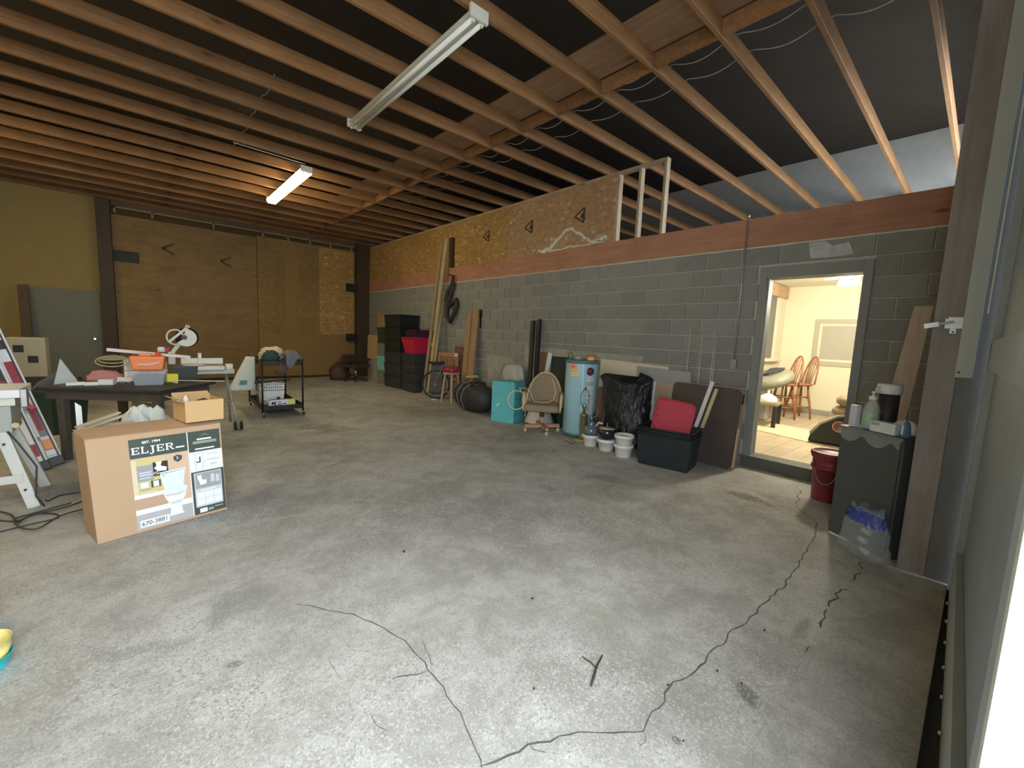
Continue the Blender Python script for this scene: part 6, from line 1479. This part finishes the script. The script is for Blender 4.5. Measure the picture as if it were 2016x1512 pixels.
# blue and clear plastic bag on the floor
pb_c = PZ(1715, 1092)+Vector((.07, .06, 0))
pb_c = Vector((3.680, .414, 0))
def pbag(u, v):
    a = 2*math.pi*u; c_, s_ = math.cos(a), math.sin(a)
    pr = (min(1, v/.15)**.5)*(1-.42*v**1.6)
    k = pr*(1+.18*noise.noise(Vector((c_*2, s_*2, v*3+7)))+.13*noise.noise(Vector((c_*6, s_*6, v*7)))+.07*noise.noise(Vector((c_*15, s_*15, v*15))))
    ax = Vector((math.cos(ca), math.sin(ca), 0)); ay = Vector((-math.sin(ca), math.cos(ca), 0))
    return pb_c+ax*(.165*c_*k)+ay*(.085*s_*k)+Vector((0, 0, max(.002, .36*v*(1+.04*math.sin(5*a)))))
def bagmat():
    m, nt, b = base('clear_blue_bag', .06, 0, .9)
    tc = nt.a('ShaderNodeTexCoord'); sp = nt.a('ShaderNodeSeparateXYZ'); nt.k(tc.outputs['Object'], sp.inputs[0])
    n = nz(nt, coords(nt, (6, 6, 6)), 2, 4); ad = nt.a('ShaderNodeMath', operation='MULTIPLY_ADD'); nt.k(n, ad.inputs[0]); ad.inputs[1].default_value = .06; nt.k(sp.outputs['Z'], ad.inputs[2])
    f_ = ramp(nt, ad.outputs[0], [(.27, 0.0), (.285, 1.0), (.365, 1.0), (.375, 0.0)])
    c = mixc(nt, f_, (.62, .72, .75), (.03, .06, .38)); nt.k(c, b.inputs['Base Color'])
    mr = nt.a('ShaderNodeMapRange'); mr.inputs[3].default_value = .20; mr.inputs[4].default_value = .85; nt.k(f_, mr.inputs[0]); nt.k(mr.outputs[0], b.inputs['Alpha'])
    v = coords(nt, (16, 16, 7)); w = nz(nt, v, 1.4, 4, .6, 1.5); bumpn(nt, w, .4, b, .02); return m
tag(MB().grid(pbag, 90, 50, cu=True, capv=True).build('plastic_bag', bagmat()), 'clear crinkled plastic bag with a blue band on the floor before the cabinet', 'bag')
for k in range(3):
    ad_ = Vector((math.cos(ca), math.sin(ca), 0)); c0 = pb_c-ad_*(.03-.02*(k % 2))+Vector((0, 0, .05+.07*k))
    tag(MB().cyl(c0, c0+ad_*.05+Vector((0, 0, .01)), .019, .016, n=12).build('plastic_cup', pm('clear_cup', (.66, .72, .74), .2, alpha=.55)), 'clear plastic cup inside the blue banded bag', 'cup', 'cups in the blue banded bag')
# board leaning behind the cabinet
tag(MB().slab([PX(1800, 603, 4.50), PX(1838, 602, 4.50)]+[Vector((v.x, v.y, .002)) for v in (PX(1735, 1020, 4.44), PX(1682, 1005, 4.44))], (1, 0, .2), .02).build('plank', wood('knotty_pine', (.38, .29, .22), (.50, .40, .31), axis=2)), 'pale knotty plank leaning behind the slate cabinet', 'plank')
# twig and leaf bits on the floor
tw = thing('twig', 'small forked twig lying on the concrete in the foreground', 'twig', PZ(1170, 1325))
M_TWG = pm('twig_brown', (.055, .04, .028), .8, var=.3)
MB().tube([PZ(x, y, .006) for x, y in ((1164, 1350), (1170, 1330), (1175, 1312), (1186, 1290))], [.005, .006, .005, .003], 6).build('stem', M_TWG, tw)
MB().tube([PZ(x, y, .006) for x, y in ((1173, 1315), (1163, 1304), (1152, 1297), (1146, 1293))], [.004, .003, .003, .002], 6).build('side_branch', M_TWG, tw)
for i, (x, y) in enumerate(((1051, 1355), (1315, 1348), (1460, 1345), (1048, 1178), (795, 1085), (1412, 1320), (1345, 1458), (1505, 1240))):
    tag(MB().add([PZ(x-3, y, .002), PZ(x, y+3, .004), PZ(x+3, y+1, .005), PZ(x+1, y-3, .003)], [(0, 1, 2, 3)]).build('dry_leaf', M_TWG), 'tiny dry leaf crumb on the concrete floor', 'leaf', 'dry leaf crumbs on the floor')

# ================================================================ ROOM BEYOND
M_CHR = wood('cherry_stool', (.30, .11, .045), (.42, .18, .08), axis=2, rnd=.04, knots=False, rough=.35)
def windsor(lab, x, y, rz):
    t = thing('windsor_stool', lab, 'bar stool', (x, y, RF), rz)
    MB().lathe([(.16, .60), (.19, .615), (.195, .635), (.17, .645)], 24).build('seat', M_CHR, t, world=False)
    for k in range(4):
        a = R(45+90*k); MB().tube([(.21*math.cos(a), .21*math.sin(a), 0), (.185*math.cos(a), .185*math.sin(a), .22), (.14*math.cos(a), .14*math.sin(a), .45), (.12*math.cos(a), .12*math.sin(a), .61)], [.014, .019, .021, .014], 8).build('leg', M_CHR, t, world=False)
        b_ = R(135+90*k)
        for z, r_ in ((.20, .187), (.38, .153)): MB().cyl((r_*math.cos(a), r_*math.sin(a), z+.02*(k % 2)), (r_*math.cos(b_), r_*math.sin(b_), z+.02*(k % 2)), .011, n=8).build('stretcher', M_CHR, t, world=False)
    MB().tube([(.17*math.cos(R(k)), .13+.10*math.sin(R(k)), .64+.50*math.sin(R(k))) for k in range(0, 181, 12)], .014, 8).build('back_bow', M_CHR, t, world=False)
    for k in range(5):
        x_ = -.10+.05*k; MB().cyl((x_*.7, .13, .64), (x_, .21, .64+.50*math.sqrt(1-(x_/.17)**2)-.01), .008, n=6).build('spindle', M_CHR, t, world=False)
    return t
windsor('cherry wood windsor bar stool, left of the two in the lit room', 8.75, 2.36, R(-131))
windsor('cherry wood windsor bar stool, right of the two in the lit room', 9.15, 2.22, R(-131))
st_ = thing('side_table', 'black legged wooden bench in the lit room', 'bench', (7.75, 2.37, RF+.008), R(8))
MB().box(-.27, .27, -.24, .24, .34, .38).build('table_top', wood('brown_top', (.25, .17, .10), (.34, .24, .15), axis=0, knots=False), st_, bevel=.004, world=False)
for sx in (-1, 1):
    for sy in (-1, 1): MB().box(sx*.235-.028, sx*.235+.028, sy*.205-.028, sy*.205+.028, 0, .34).build('leg', pm('black_leg', (.016, .013, .013), .5), st_, world=False)
tag(MB().lathe([(.13, 0), (.14, .02), (.12, .09), (.06, .13), (.015, .15), (.02, .19), (0, .20)], 24, c=(7.66, 2.28, RF+.388), cap1=False).build('white_dome', M_WPLA), 'white dome lid on the black legged bench', 'dome')
tag(MB().lathe([(.2, -.05), (.32, -.045), (.34, 0), (.33, .06), (.28, .10), (.1, .11)], 28, M=TRS((8.22, 2.42, RF+.72), ry=R(-20), rx=R(-10))).build('olive_tray', pm('olive_round', (.22, .22, .16), .5, var=.2)), 'olive grey round tray tilted against the bar stools', 'tray')
mb = MB(); mb.tube([(8.22+.14*math.cos(k*.9), 2.40+.12*math.sin(k*.8), RF+.875+.342*.14*math.cos(k*.9)-.17*.12*math.sin(k*.8)+.012*math.sin(k*1.7)) for k in range(18)], .012, 7)
tag(mb.build('black_cable', M_CORD), 'tangled black cable on the olive round tray', 'cable')
tag(MB().box(8.16, 8.40, 2.45, 2.75, RF+.008, RF+.53).build('grey_pedestal', pm('pale_grey_box', (.42, .41, .36), .7), bevel=.01), 'pale grey pedestal behind the black legged bench', 'pedestal')
rug = thing('striped_rug', 'cream and tan striped rug on the plank floor of the lit room', 'rug', (7.4, 1.95, RF))
rc0 = [Vector((7.27, 2.75, 0)), Vector((6.86, 1.50, 0)), Vector((7.83, 1.60, 0)), Vector((8.2, 2.75, 0))]
for k in range(18):
    a0 = k/18; a1 = (k+1)/18
    P = [rc0[0].lerp(rc0[3], a0), rc0[1].lerp(rc0[2], a0), rc0[1].lerp(rc0[2], a1), rc0[0].lerp(rc0[3], a1)]
    MB().slab([Vector((p_.x, p_.y, RF)) for p_ in P], (0, 0, 1), .008).build('stripe', pm('rug_cream', (.68, .62, .42), .95) if k % 2 else pm('rug_tan', (.46, .39, .22), .95), rug)
ms = thing('recliner_pod', 'black curved recliner with a brown cushion and round red badge', 'recliner', (7.1, 1.0, RF))
prof = [(1.52, .02), (1.50, .12), (1.40, .27), (1.22, .40), (1.02, .46), (.5, .46), (.5, .02)]
MPr = Matrix(((0, 0, 1, 0), (1, 0, 0, 0), (0, 1, 0, RF), (0, 0, 0, 1)))
MB().prism(prof, 6.92, 7.5, M=MPr).build('side_shell', pm('black_shell', (.012, .020, .022), .4), ms, bevel=.015)
MB().tube([(6.93, y, RF+z+.006) for y, z in prof[1:6]], .02, 8).build('edge_piping', pm('grey_piping', (.32, .30, .26), .5), ms)
MB().lathe([(0, .006), (.07, .005), (.075, 0)], 24, M=TRS((6.919, 1.19, RF+.27), ry=R(-90)), cap0=False).build('badge', pm('badge_pink', (.50, .22, .18), .5), ms)
MB().lathe([(0, .008), (.06, .0075)], 24, M=TRS((6.919, 1.19, RF+.27), ry=R(-90)), cap0=False, cap1=False).build('badge_face', pm('badge_dark', (.12, .05, .045), .5), ms)
for k, (y, z, r_) in enumerate(((1.12, .53, .10), (1.08, .68, .11))): lump((7.2, y, RF+z-.08), .28, .22, r_, seed=80+k, amp=.1, nu=24, nv=14, base_flat=False).build('cushion', pm('brown_leatherette', (.22, .15, .10), .5, var=.15), ms)
lump((7.4, 1.0, RF+.72), .12, .12, .12, seed=90, amp=.1, base_flat=False).build('headrest', MATS['brown_leatherette'], ms)
